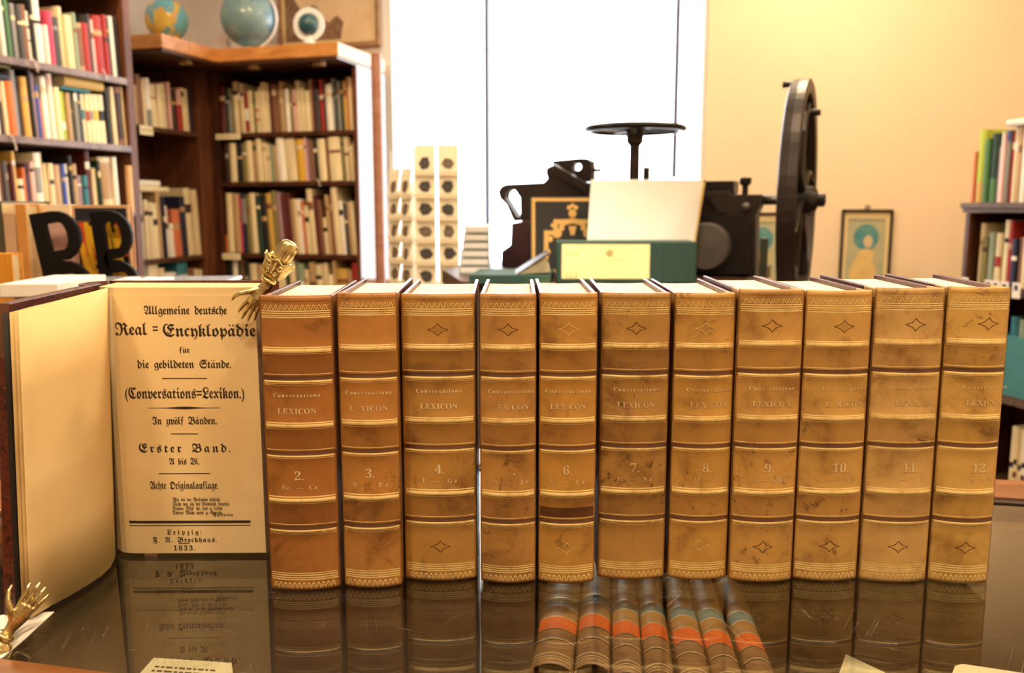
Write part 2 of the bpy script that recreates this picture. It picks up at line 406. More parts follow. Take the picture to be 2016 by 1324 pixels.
# ================================================================== glass counter (display case)
TA = math.radians(-11.5); T1 = Vector((math.cos(TA), math.sin(TA), 0)); T2 = Vector((-math.sin(TA), math.cos(TA), 0))
p0 = onz(100, 1311, 0); p1 = onz(1960, 987, 0)
F_in, B_in = p0.dot(T2), p1.dot(T2)                      # inner edges of wooden rim
TM = Matrix.Rotation(TA, 4, 'Z')
L_in, R_in = -.62, .95
M_rim = wood('counter_rim_wood', '#6a4122', '#9a6236', 2.5, .3, (1, 9, 9))
case = empty('glass_counter', (0, 0, FLOOR)); tag(case, 'glass-topped wooden display counter carrying the row of lexicon volumes', 'display case')
def cpart(name, boxes, m, bevel=0):
    mb = MB()
    for b in boxes: mb.box(*b, 0, TM)
    o = mb.build(name, m, bevel=bevel); o.parent = case; o.location = (0, 0, -FLOOR); return o
gt = cpart('glass_top', [(L_in, R_in, F_in, B_in, -.008, 0)], [glass_mat('counter_glass', .075, (.93, .95, .91), True), glass_mat('counter_glass_under', 0.0, (.97, .98, .96))])
for p in gt.data.polygons: p.material_index = 0 if p.normal.z > .5 else 1
w_ = .07
cpart('counter_rim', [(L_in-w_, R_in+w_, F_in-w_, F_in, -.03, .002), (L_in-w_, R_in+w_, B_in+.004, B_in+.062, -.03, .004), (L_in-w_, L_in, F_in, B_in+.004, -.03, .002), (R_in, R_in+w_, F_in, B_in+.004, -.03, .002)], M_rim, .002)
cpart('rim_edging', [(L_in, R_in, B_in-.006, B_in+.004, -.012, .0015)], plain('dark_edging', '#2a1a10', .4))
M_case = mat('case_lining_cloth', '#3a2817', .9, var=.15, scale=30)
cpart('case_lining', [(L_in-.02, R_in+.02, F_in-.02, B_in+.02, -.16, -.15), (L_in-.03, L_in-.01, F_in, B_in, -.15, -.03), (R_in+.01, R_in+.03, F_in, B_in, -.15, -.03), (L_in, R_in, F_in-.03, F_in-.01, -.15, -.03), (L_in, R_in, B_in+.01, B_in+.03, -.15, -.03)], M_case)
cpart('cabinet_body', [(L_in-.05, R_in+.05, F_in-.05, B_in+.05, FLOOR, -.161)], wood('counter_body_wood', '#3a2012', '#5c3820', 2, .4))

# ================================================================== lexicon volumes
BASES = {2: ('#9a642c', '#663e17'), 3: ('#a87436', '#744c1d'), 4: ('#a67a3a', '#765023'), 5: ('#aa7c3e', '#7c5428'), 6: ('#ac7e38', '#7c5222'), 7: ('#a0783c', '#724c22'), 8: ('#b28640', '#845c28'), 9: ('#b48946', '#885f2c'), 10: ('#b88f4b', '#8c6430'), 11: ('#bc9658', '#926c38'), 12: ('#c09850', '#946e30')}
def hmix(a, b, t): return '#'+''.join('%02x' % int(int(a[i:i+2], 16)*(1-t)+int(b[i:i+2], 16)*t) for i in (1, 3, 5))
VOL = {2: (-.1810, .0520, .588, .2215), 3: (-.1265, .0435, .592, .223), 4: (-.0820, .0550, .604, .221), 5: (-.0240, .0420, .600, .2215), 6: (.0200, .0430, .600, .222), 7: (.0660, .0515, .607, .2215), 8: (.1205, .0450, .606, .2215), 9: (.1665, .0480, .602, .2245), 10: (.2165, .0490, .604, .2235), 11: (.2670, .0505, .602, .2255), 12: (.3190, .0445, .600, .2265)}
VYAW = {2: 2.5, 3: 1.5, 4: 1, 5: -.5, 6: 0, 7: -1, 8: -1, 9: -1, 10: -1, 11: -2.5, 12: -4.5}
VTXT = {2: ('2.', 'Bo. — Cz', ()), 3: ('3.', 'D — Ez', ()), 4: ('4.', 'F — Gz', ()), 5: ('5.', 'H — Jz', (0,)), 6: ('6.', 'K — Lz', ()), 7: ('7.', 'M — Nz', ()), 8: ('8.', 'O — P', ()), 9: ('9.', 'R — Schu', ()), 10: ('10.', '— Sz', ()), 11: ('11.', '— v', ()), 12: ('12.', 'W — Z', ())}
BANDS = [.178, .283, .427, .532, .682, .788]
# rows (fraction from top): boundaries and material 0 leather 1 dark panel 2 gilt 3 dark line
ROWS = [(0, 0), (.014, 1), (.020, 0), (.047, 2), (.0505, 1), (.054, 2), (.0575, 0), (.062, 2), (.065, 3), (.067, 2), (.071, 0),
        (.166, 2), (.169, 0), (.172, 2), (.184, 0), (.187, 2), (.189, 1), (.255, 2), (.257, 1), (.262, 3), (.276, 2), (.281, 0), (.284, 2), (.287, 0), (.290, 2), (.292, 0),
        (.416, 2), (.419, 0), (.422, 2), (.433, 0), (.437, 2), (.439, 1), (.508, 2), (.510, 1), (.514, 3), (.527, 2), (.532, 0), (.535, 2), (.538, 0),
        (.668, 2), (.671, 0), (.675, 2), (.687, 0), (.691, 2), (.693, 1), (.764, 2), (.766, 1), (.770, 3), (.783, 2), (.788, 0), (.791, 2), (.794, 0), (.797, 2), (.799, 0),
        (.935, 2), (.938, 0), (.942, 2), (.946, 0), (.950, 2), (.954, 0), (.957, 2), (.961, 0), (.992, 1), (1.0, 0)]
def sag(u, w, s=.0055):
    t = min(1, abs(2*u/w)); return s*(t**2.2)
def braise(f):
    r = 0
    for b in BANDS: r = max(r, math.exp(-((f-b)/.0105)**2))
    return r*.0013
def spine_pt(u, f, w, h, o=0.0):
    """point on the outer face of the spine; f = fraction from head"""
    t = min(1, abs(2*u/w)); e = 1-t**8
    endr = max(0, 1-min(f, 1-f)/.012)
    return Vector((u*(1-.012*endr), sag(u, w)-braise(f)*e-o+.0012*endr**2, h*(1-f)))
M_board = marbled(); M_pages = pages()
M_head = mat('head_band_cloth', '#c9a878', .8)
def chevrons(mb, w, h, f0, f1, n, kind):
    for i in range(n):
        u0 = -w*.44+w*.88*i/n; du = w*.88/n
        if kind == 0: quads = [((0, f1), (.12, f1), (.5, f0), (.38, f0)), ((.5, f0), (.62, f0), (1, f1), (.88, f1)), ((.32, f1), (.42, f1), (.52, (f0+f1)/2), (.45, (f0+f1)/2)), ((.96, f0), (1.04, f0), (1.02, f0+.006), (.98, f0+.006))]
        else:
            quads = []
            for k in range(8):
                a, b = math.pi*k/8, math.pi*(k+1)/8
                g = lambda an, r: (.5+r*math.cos(an), f1-(f1-f0)*math.sin(an)*r/.5)
                quads.append((g(a, .34), g(b, .34), g(b, .46), g(a, .46)))
            quads.append(((.42, f1-.004), (.58, f1-.004), (.58, f1-.010), (.42, f1-.010)))
        for q in quads:
            mb.add([spine_pt(u0+du*x, f, w, h, .00022) for x, f in q], [(0, 1, 2, 3)])
def diamond(mb, w, h, fc, du=.008, df=.022, cx=0.0):
    """hollow lozenge with inward-curving sides"""
    for (sx, sz) in ((1, 1), (1, -1), (-1, 1), (-1, -1)):
        for k in range(5):
            def c(t, s):
                x = du*(1-t)*s; z = df*t*s; q = 1-.55*math.sin(math.pi*t)*.5
                return x*q, z*q
            a, b, c2, d2 = c(k/5, 1), c((k+1)/5, 1), c((k+1)/5, .86), c(k/5, .86)
            mb.add([spine_pt(cx+sx*p[0], fc+sz*p[1], w, h, .0002) for p in (a, b, c2, d2)], [(0, 1, 2, 3)])
def textmesh(mb, V, F, w, h, fc, cx):
    mb.add([spine_pt(cx+x, fc-y/h, w, h, .0003) for x, y in V], F)
VLAB = {2: 'reddish tan leather lexicon volume numbered 2, first closed book beside the open title page',
        3: 'slim reddish tan leather lexicon volume numbered 3 standing between volumes 2 and 4',
        4: 'broad tan leather lexicon volume numbered 4 with crisp gilt title and letters F to Gz',
        5: 'tan leather lexicon volume with nearly rubbed away number, standing between volumes 4 and 6',
        6: 'tan leather lexicon volume numbered 6 with one very dark stained band low on spine',
        7: 'broad tan leather lexicon volume numbered 7 with dark scuffs scattered over its spine',
        8: 'slim golden tan leather lexicon volume numbered 8 beside the scuffed volume 7',
        9: 'golden tan leather lexicon volume numbered 9 lettered R to Schu on the spine',
        10: 'ochre leather lexicon volume numbered 10 with dark ribbed bands and rubbed title',
        11: 'pale ochre leather lexicon volume numbered 11 with very faint rubbed lettering',
        12: 'pale ochre leather lexicon volume numbered 12 standing last at the end of the row'}
for k, (x0, w, y, h) in VOL.items():
    base, dark = BASES[k]
    ml = leather('leather_volume_%d' % k, base, dark, 1.0 if k == 7 else .7)
    md = leather('leather_panel_%d' % k, hmix(base, dark, .45), hmix(dark, '#5a3416', .5), .8)
    mg = gilt('gilt_volume_%d' % k, base, {2: .74, 3: .70, 4: .70, 5: .62, 6: .72, 7: .58, 8: .62, 9: .62, 10: .66, 11: .54, 12: .66}[k])
    mdl = leather('leather_line_%d' % k, '#54300f', '#3a1e0a', .3)
    root = empty('lexicon_volume', (x0+w/2, y-.0025, 0.0), math.radians(VYAW[k])); tag(root, VLAB[k], 'book', 'matching tan leather lexicon volumes in the row')
    # spine
    mb = MB(); nu = 18; fr = []
    for i in range(len(ROWS)-1):
        a, b = ROWS[i][0], ROWS[i+1][0]; n = max(1, int(math.ceil((b-a)/.006))) if any(abs((a+b)/2-q) < .03 for q in BANDS) or a < .02 or b > .985 else max(1, int((b-a)/.03))
        for j in range(n): fr.append((a+(b-a)*j/n, ROWS[i][1]))
    fr.append((1.0, 0))
    rows = []
    for f, m in fr: rows.append([spine_pt(-w/2*math.cos(math.pi*c/nu), f, w, h) for c in range(nu+1)])
    head = [[Vector((p.x*.97, p.y+.0018, h+.0002)) for p in rows[0]], [Vector((p.x*.95, p.y+.003, h-.003)) for p in rows[0]]]
    tail = [[Vector((p.x*.97, p.y+.0018, 0)) for p in rows[-1]]]
    allr = [head[1], head[0]]+rows+tail; mm = [0, 0]+[m for _, m in fr]
    vs = [p for r in allr for p in r]; n1 = nu+1
    for i in range(len(allr)-1):
        for c in range(nu):
            m = mm[i]
            if c in (0, 1, nu-1, nu-2): m = 3 if c in (0, nu-1) else (1 if m in (0, 1, 2) else 3)
            if k == 6 and abs((fr[min(max(i-2, 0), len(fr)-1)][0])-.73) < .032 and m == 1 and 1 < c < nu-2: m = 3
            mb.m.append(m); mb.f.append((i*n1+c, i*n1+c+1, (i+1)*n1+c+1, (i+1)*n1+c))
    mb.v = vs
    sp = mb.build('spine', [ml, md, mg, mdl], root, smooth=True)
    so = sp.modifiers.new('thickness', 'SOLIDIFY'); so.thickness = .0012; so.offset = -1
    # boards
    D = .133
    for s in (-1, 1):
        xo = s*(w/2-.0004); xi = s*(w/2-.0034); a, b = min(xo, xi), max(xo, xi)
        bo = MB().box(a, b, .0062, .030, 0.0, h-.0006, 0).box(a, b, .030, D, 0.0, h-.0006, 1).build('board', [ml, M_board], root, bevel=.0006)
    # text block (spine side rounded, fore edge hollow)
    mb = MB(); n = 8; wi = w/2-.0036; zt = h-.0042
    out = [(-wi+2*wi*i/n, .0022+sag(-wi+2*wi*i/n, w)) for i in range(n+1)]+[(wi-2*wi*i/n, D-.004-.004*math.sin(math.pi*i/n)) for i in range(n+1)]
    N = len(out); mb.add([(px_, py_, z) for z in (.003, zt) for px_, py_ in out], [tuple(range(N)), tuple(range(2*N-1, N-1, -1))]+[(i, (i+1) % N, (i+1) % N+N, i+N) for i in range(N)])
    mb.build('text_block', M_pages, root)
    MB().tube([(-wi+2*wi*i/10, .0034+sag(-wi+2*wi*i/10, w), zt+.0006) for i in range(11)], .0009, 6).build('head_band', M_head, root, smooth=True)
    # tooling and lettering
    t1 = MB(); chevrons(t1, w, h, .028, .044, max(9, int(w/.0043)), 0); t1.build('ornament_pattern', mg, root)
    t1 = MB(); chevrons(t1, w, h, .966, .988, max(9, int(w/.0040)), 1); t1.build('ornament_pattern', mg, root)
    cx = {11: .003, 12: .006, 10: .003}.get(k, 0)
    if k >= 4:
        t2 = MB(); diamond(t2, w, h, .117, cx=cx)
        if k in (8, 10, 4): diamond(t2, w, h, .117, .003, .008, cx=cx)
        t2.build('lozenge_pattern', mdl if k not in (6, 8) else mg, root)
    if k in (4, 6, 8, 9, 10, 11, 12): t2 = MB(); diamond(t2, w, h, .872, cx=cx*.3); t2.build('lozenge_pattern', mdl if k not in (6, 8) else mg, root)
    mt = gilt('title_gilt_%d' % k, base, {2: .60, 3: .58, 4: .66, 5: .52, 6: .56, 7: .50, 8: .46, 9: .52, 10: .48, 11: .44, 12: .5}[k], (.93, .80, .5))
    cxt = {2: -.001, 5: .002, 7: .001, 8: .004, 9: .002, 10: .006, 11: .006, 12: .008}.get(k, 0); wt = min(.0335, w*.80)
    t3 = MB(); V, F = layout('Conversations', serif, .0030, wt); textmesh(t3, V, F, w, h, .332, cxt)
    V, F = layout('LEXICON', serif, .0041, .028 if w > .043 else .0265, skip={3: (1,), 5: (0, 3), 6: (3,), 8: (3,), 10: (1,)}.get(k, ())); textmesh(t3, V, F, w, h, .387, cxt)
    t3.build('title_lettering', mt, root)
    num, rng, sk = VTXT[k]
    t4 = MB(); V, F = layout(num, serif, .0068, None, skip=sk); textmesh(t4, V, F, w, h, .612, cxt)
    V, F = layout(rng, serif, .0034, .026 if len(rng) > 5 else .018, skip=({2: (3,), 3: (2,), 8: ()}).get(k, ())); textmesh(t4, V, F, w, h, .645, cxt+(.002 if k >= 10 else 0))
    t4.build('volume_number', mt, root)

# ================================================================== the open first volume
op = empty('open_lexicon_volume', (-.335, .665, 0)); tag(op, 'open marbled lexicon volume standing upright, showing its blackletter title page dated 1833', 'book')
OL = Vector((-.335, .665, 0))
def oadd(mb, name, mats, parent=None, **kw):
    mb.v = [v-OL for v in mb.v]; o = mb.build(name, mats, op if parent is None else parent, **kw)
    return o
M_page = paper('title_paper', '#ecd3a0', '#e2c48c', 14); M_ink = plain('printing_ink', '#2a1c10', .8)
GX, GY = onz(228, 1097).x, .646
RX = onz(524, 1095).x
zt = ony(300, 568, GY).z; zt2 = ony(300, 584, GY).z
def rpage(u, z, o=0.0):
    """right-hand page: u from gutter (0) to fore edge (1)"""
    y = GY+.010*math.exp(-u/.035)*1.0+.0015*u-o
    return Vector((GX+(RX-GX)*u-.004*math.exp(-u/.03), y, z))
def sheet(fn, u0, u1, z0, z1, nu, nz, th):
    mb = MB(); vs = [fn(u0+(u1-u0)*i/nu, z0+(z1-z0)*j/nz, o) for o in (0, -th) for j in range(nz+1) for i in range(nu+1)]
    n1 = nu+1; off = n1*(nz+1); fs = []
    for j in range(nz):
        for i in range(nu):
            a = j*n1+i; fs += [(a, a+1, a+n1+1, a+n1), (a+off+n1, a+off+n1+1, a+off+1, a+off)]
    for i in range(nu): fs += [(i, i+off, i+off+1, i+1), (nz*n1+i, nz*n1+i+1, nz*n1+i+1+off, nz*n1+i+off)]
    for j in range(nz): a = j*n1; b = a+nu; fs += [(a, a+n1, a+n1+off, a+off), (b, b+off, b+n1+off, b+n1)]
    mb.add(vs, fs); return mb
title = oadd(sheet(rpage, 0, 1, .0025, zt2, 28, 6, .0006), 'title_page', M_page, smooth=False)
# text block behind the title page
mb = MB(); N = 20
pts = [(rpage(i/N, 0).x, rpage(i/N, 0).y+.0009) for i in range(N+1)]+[(RX-.002, .686), (GX-.006, .690)]
M_ = len(pts); mb.add([(x, y, z) for z in (.003, zt) for x, y in pts], [tuple(range(M_)), tuple(range(2*M_-1, M_-1, -1))]+[(i, (i+1) % M_, (i+1) % M_+M_, i+M_) for i in range(M_)])
oadd(mb, 'text_block', M_page)
oadd(MB().box(GX-.012, RX+.006, .6905, .6945, 0, .2225), 'board', M_board, bevel=.0006)
# spine joining the two boards
mb = MB(); n = 10; pr = []
for i in range(n+1):
    t = i/n; a = math.pi*(.5+.9*t)
    pr.append((GX-.014+.012*math.cos(a), .674-.0+.0195*math.sin(a)))
vs = [(x, y, z) for z in (0, .2220) for x, y in pr]+[(x+.0015, y, z) for z in (0, .2220) for x, y in pr]
n1 = n+1
fs = [(i, i+1, i+1+n1, i+n1) for i in range(n)]+[(i+3*n1, i+1+3*n1, i+1+2*n1, i+2*n1) for i in range(n)]+[(n1+i, n1+i+1, 3*n1+i+1, 3*n1+i) for i in range(n)]
mb.add(vs, fs); oadd(mb, 'spine', leather('leather_volume_1', '#5a2c16', '#3c1a0c', .3), smooth=True)
# front board swung toward the viewer
q0 = onz(8, 1213); q1 = onz(38, 1214); q1.y = q0.y
bt0, bt1 = ony(-9, 607, q0.y), ony(19, 613, q0.y)
mb = MB(); far = Vector((GX-.026, .676, 0)); far2 = Vector((GX-.018, .676, 0))
ztb = .2215
vs = [(q0.x, q0.y, .0), (q1.x, q1.y, .0), (far2.x, far2.y, 0), (far.x, far.y, 0), (bt0.x, q0.y, ztb-.0015), (bt1.x, q1.y, ztb-.0015), (far2.x+.006, far2.y, ztb), (far.x+.006, far.y, ztb)]
mb.add(vs, [(3, 2, 1, 0), (4, 5, 6, 7), (0, 1, 5, 4), (1, 2, 6, 5), (2, 3, 7, 6), (3, 0, 4, 7)]); oadd(mb, 'front_board', M_board, bevel=.0008)
# leather corner on the front board
mb = MB(); c = [Vector(v) for v in vs]
dz = Vector((0, -.0004, 0)); A0, A1 = c[4], c[5]; lo0 = c[4].lerp(c[0], .16); lo1 = c[5].lerp(c[1], .13)
mb.add([A0+dz, A1+dz, lo1+dz, lo0.lerp(lo1, .55)+dz+Vector((0, 0, -.006)), lo0+dz, A0, A1, lo1, lo0.lerp(lo1, .55)+Vector((0, 0, -.006)), lo0], [(0, 1, 2, 3, 4), (0, 5, 6, 1), (1, 6, 7, 2), (2, 7, 8, 3), (3, 8, 9, 4), (4, 9, 5, 0)])
oadd(mb, 'leather_corner', mat('corner_leather', '#6a4630', .35))
# pastedown (dark) and the blank left leaves
def lcurve(o=0.0, ztop=None, k=0):
    B0 = [(228, 1099), (226, 1108), (218, 1124), (200, 1141), (172, 1160), (140, 1179), (104, 1199), (62, 1224)]
    return [onz(x, y) for x, y in B0]
LB = lcurve(); LT = [None]*len(LB)
tp = [(212, 568), (208, 569.5), (198, 572), (180, 577), (150, 585), (116, 594), (80, 603), (37, 615)]
for i, (x, y) in enumerate(tp): LT[i] = ony(x, y, LB[i].y)
def leaf(shift, trim, th=.0005, zb=.0025):
    mb = MB(); vs = []; n = len(LB)-(1 if trim else 0); N1 = n*5
    for o in (0, th):
        for j in range(5):
            for i in range(n):
                p = LB[i].lerp(LT[i], j/4); p = Vector((p.x-shift*(i/(n-1))**.7-o, p.y-(shift*.3 if i == n-1 else 0), p.z+zb*(1-j/4)-(shift*.12)*j/4)); vs.append(p)
    fs = []
    for j in range(4):
        for i in range(n-1):
            a = j*n+i; fs += [(a, a+n, a+n+1, a+1), (a+N1, a+1+N1, a+n+1+N1, a+n+N1)]
    for i in range(n-1): fs += [(i, i+1, i+1+N1, i+N1), (4*n+i, 4*n+i+N1, 4*n+i+1+N1, 4*n+i+1)]
    for j in range(4): fs += [(j*n, j*n+N1, (j+1)*n+N1, (j+1)*n), (j*n+n-1, (j+1)*n+n-1, (j+1)*n+n-1+N1, j*n+n-1+N1)]
    mb.add(vs, fs); return mb
M_leaf = paper('blank_leaf_paper', '#f0d9a4', '#e9ca90', 8); M_leaf2 = paper('leaf_edge_paper', '#d8bc84', '#b89860', 20)
oadd(leaf(0, 0), 'blank_leaf', M_leaf, smooth=True)
oadd(leaf(.0022, 0), 'blank_leaf', M_leaf2, smooth=True)
oadd(leaf(.0048, 0), 'endpaper', M_leaf2, smooth=True)
mb = leaf(.0085, 0, .0006, .0); oadd(mb, 'pastedown', plain('pastedown_dark', '#1c130c', .7), smooth=True)
op.location.z = .0008
# printing on the title page
def pu(px, py): p = ony(px, py, GY+.001); return p
def ptext(mb, text, conv, xa, xb, yc, cap, skip=()):
    cap *= .86
    a, b = pu(xa, yc+cap/2), pu(xb, yc+cap/2); caph = pu(xa, yc-cap/2).z-a.z
    V, F = layout(text, conv, caph, b.x-a.x); cxm = (a.x+b.x)/2
    out = []
    for x, y in V:
        u = (cxm+x-GX)/(RX-GX)
        q = rpage(u, a.z+y, .0003); q.x = cxm+x; out.append(q)
    mb.add(out, F)
def prule(mb, xa, xb, yc, t=1.4, taper=False):
    n = 12; pa = pu(xa, yc); pb = pu(xb, yc); vs = []; th = t*.00040/2
    for i in range(n+1):
        x = pa.x+(pb.x-pa.x)*i/n; u = (x-GX)/(RX-GX); k = th*((.35+1.6*math.sin(math.pi*i/n)**6) if taper else 1); z = pa.z+(pb.z-pa.z)*i/n
        for s in (-1, 1): q = rpage(u, z+s*k, .0003); q.x = x; vs.append(q)
    mb.add(vs, [(2*i, 2*i+2, 2*i+3, 2*i+1) for i in range(n)])
mb = MB()
ptext(mb, 'Allgemeine deutsche', fraktur, 285, 447, 612, 19)
ptext(mb, 'Real', fraktur, 228, 291, 649, 27); ptext(mb, '=', fraktur, 302, 312, 648, 24); ptext(mb, 'Encyklopädie', fraktur, 322, 503, 652, 27)
ptext(mb, 'für', fraktur, 354, 374, 690, 13)
ptext(mb, 'die gebildeten Stände.', fraktur, 272, 455, 718, 18)
prule(mb, 320, 408, 746)
ptext(mb, '(Conversations=Lexikon.)', fraktur, 248, 481, 775, 24)
prule(mb, 294, 434, 804, 2.6, True)
ptext(mb, 'In zwölf Bänden.', fraktur, 301, 427, 829, 17)
prule(mb, 337, 390, 855)
ptext(mb, 'Erster Band.', fraktur, 275, 454, 883, 19)
ptext(mb, 'A bis Bl.', fraktur, 334, 393, 909, 14)
prule(mb, 313, 414, 933)
ptext(mb, 'Achte Originalauflage.', fraktur, 297, 430, 956, 17)
for i, (s, xb) in enumerate([('Wie sie der Verfasser schrieb,', 434), ('Nicht wie sie der Diebstahl druckte,', 452), ('Dessen Müh’ ist, daß er richte', 438), ('Andrer Mühe stets zu Grunde.', 438)]):
    ptext(mb, s.replace('ß', 's').replace('’', "'"), fraktur, 341, xb, 984+8.6*i, 8.2)
ptext(mb, 'Calderon.', fraktur, 420, 461, 1014, 7.5)
prule(mb, 238, 493, 1028, 5.2); prule(mb, 238, 493, 1035, 1.4)
ptext(mb, 'Leipzig:', fraktur, 330, 397, 1048, 11)
ptext(mb, 'F. A. Brockhaus.', fraktur, 302, 427, 1063, 11)
prule(mb, 352, 374, 1070)
ptext(mb, '1833.', serif, 343, 385, 1079, 11)
mb.v = [v-OL for v in mb.v]; pr_ = mb.build('title_print', M_ink, title); tag(pr_, 'black blackletter printing', None)
# outline of the white patch that stands for a reflection below the open book
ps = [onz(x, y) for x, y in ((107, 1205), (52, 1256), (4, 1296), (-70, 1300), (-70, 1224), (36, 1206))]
# ================================================================== brass hand clips
M_brass = NT('polished_brass'); v = M_brass.coords(); f = M_brass.noise(v, 160, 4, .6)
M_brass.l(M_brass.ramp(f, [(.3, rgb('#97834f')), (.6, rgb('#e6d6a0'))]), M_brass.b.inputs['Base Color']); M_brass.b.inputs['Metallic'].default_value = 1; M_brass.b.inputs['Roughness'].default_value = .27
M_brass.bump(f, .25, .0006); M_brass = M_brass.m
def hand_clip(loc, rot, label, scale=1.0):
    """hand pointing down (-z), cuff and fluted finial above; palm towards +y"""
    root = empty('brass_hand_clip', loc, rot=rot); root.scale = (scale,)*3; tag(root, label, 'paper clip', 'brass hand-shaped paper clips')
    mb = MB()
    # four fingers: (start x, dx spread, length)
    for i, (x0, x1, L, r) in enumerate([(-.0042, -.0070, .0150, .00150), (-.0014, -.0022, .0180, .00155), (.0014, .0024, .0170, .00150), (.0040, .0066, .0140, .00135)]):
        pts = [(x0*.7, -.0005, -.012), (x0, -.0010, -.018), (x0+(x1-x0)*.5, -.0012, -.018-L*.45), (x0+(x1-x0)*.85, -.0002, -.018-L*.8), (x1, .0010, -.018-L)]
        mb.tube(pts, [r*1.2, r*1.15, r, r*.85, r*.55], 10)
    mb.tube([(-.0025, -.0005, -.009), (-.0068, -.0028, -.014), (-.0120, -.0030, -.019), (-.0150, -.0010, -.0235), (-.0156, .0006, -.0275)], [.0023, .0021, .0016, .0014, .0007], 10)  # thumb
    mb.tube([(0, 0, .001), (0, 0, -.004), (0, -.0008, -.010), (0, -.0010, -.0155), (0, -.0008, -.021)], [.0034, .0036, .0048, .0060, .0052], 14, flat=.55, up=(0, 1, 0))
    h = mb.build('hand', M_brass, root, smooth=True)
    rm = h.modifiers.new('join', 'REMESH'); rm.mode = 'VOXEL'; rm.voxel_size = .00036; rm.use_smooth_shade = True
    mb = MB().lathe([(.0032, -.002), (.0058, 0), (.0064, .0012), (.0058, .0024), (.0045, .003)], 20); mb.build('wrist_ring', M_brass, root, smooth=True)
    # flared openwork cuff, square in section with scalloped rim
    mb = MB(); n = 32; prof = [(.0050, .003), (.0078, .005), (.0098, .0085), (.0104, .0125), (.0112, .0165), (.0126, .0185), (.0120, .0195), (.0100, .0175), (.0092, .0120), (.0072, .0065), (.0040, .004)]
    vs = []
    for r, z in prof:
        for k in range(n):
            a = 2*math.pi*k/n; sq = 1/max(abs(math.cos(a)), abs(math.sin(a)))**.55; sc = 1+.05*math.cos(4*a)*(z > .015); zz = z+(.0014*math.cos(8*a) if z > .016 else 0)
            vs.append((r*sq*math.cos(a)*sc, r*.62*sq*math.sin(a)*sc, zz))
    fs = [(i*n+k, i*n+(k+1) % n, (i+1)*n+(k+1) % n, (i+1)*n+k) for i in range(len(prof)-1) for k in range(n)]+[tuple(range(n)), tuple(reversed(range((len(prof)-1)*n, len(prof)*n)))]
    mb.add(vs, fs); cuff = mb.build('cuff', M_brass, root, smooth=True)
    mb = MB()
    for sx in (-1, 1):
        for zc, r in ((.0135, .0030), (.0082, .0020)):
            cxx = sx*.0050 if zc > .01 else sx*.0032
            pts = [(cxx+sx*r*(1-.10*k)*math.cos(k*.75+.5), -.0078-.0004*(zc > .01)+(.0165-zc)*.16, zc+r*(1-.10*k)*math.sin(k*.75+.5)) for k in range(9)]
            mb.tube(pts, [.0006]*9, 6)
    mb.tube([(0, -.0081, .0168), (0, -.0074, .012), (0, -.0060, .0065)], .0008, 6)
    for zc in (.0155, .0115, .0085): mb.sphere((0, -.0080+(.0165-zc)*.17, zc), .0010, 10, 6)
    mb.build('scroll_ornament', M_brass, cuff, smooth=True)
    # fluted finial (thumb piece)
    mb = MB(); n = 48; prof = [(.0066, .015), (.0070, .020), (.0074, .026), (.0072, .0305), (.0060, .0340), (.0035, .0356), (.0004, .0360)]
    vs = [(r*(1+.045*math.cos(12*2*math.pi*k/n)*(z < .033))*math.cos(2*math.pi*k/n), .62*r*(1+.07*math.cos(12*2*math.pi*k/n)*(z < .033))*math.sin(2*math.pi*k/n), z) for r, z in prof for k in range(n)]
    fs = [(i*n+k, i*n+(k+1) % n, (i+1)*n+(k+1) % n, (i+1)*n+k) for i in range(len(prof)-1) for k in range(n)]+[tuple(range(n)), tuple(reversed(range((len(prof)-1)*n, len(prof)*n)))]
    mb.add(vs, fs); mb.build('fluted_finial', M_brass, root, smooth=True)
    # back jaw of the clip
    mb = MB().tube([(0, .006, .006), (0, .016, .000), (0, .0200, -.010), (0, .0190, -.022)], [.003, .0025, .0022, .0018], 8, flat=2.2)
    mb.build('back_jaw', M_brass, root, smooth=True)
    return root
hp = ony(527, 553, .6300); hand_clip(hp, (0, math.radians(33), 0), 'brass hand-shaped clip gripping the top corner of the title page', 1.0)
h2 = ony(13, 1248, .505)
hand_clip(h2, (math.radians(14), math.radians(217), math.radians(14)), 'brass hand-shaped clip holding the lower corner of the blank left leaf', 1.0).scale.x = -1.0
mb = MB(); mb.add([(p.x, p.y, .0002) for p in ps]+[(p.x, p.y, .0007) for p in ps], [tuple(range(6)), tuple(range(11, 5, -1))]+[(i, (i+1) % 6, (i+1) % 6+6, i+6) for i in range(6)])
tag(mb.build('reflection_patch', paper('reflection_white', '#fbf8f0')), 'white patch standing in for a reflection on the glass under the open book', 'paper')  # white shape added in place of a bright reflection in the glass

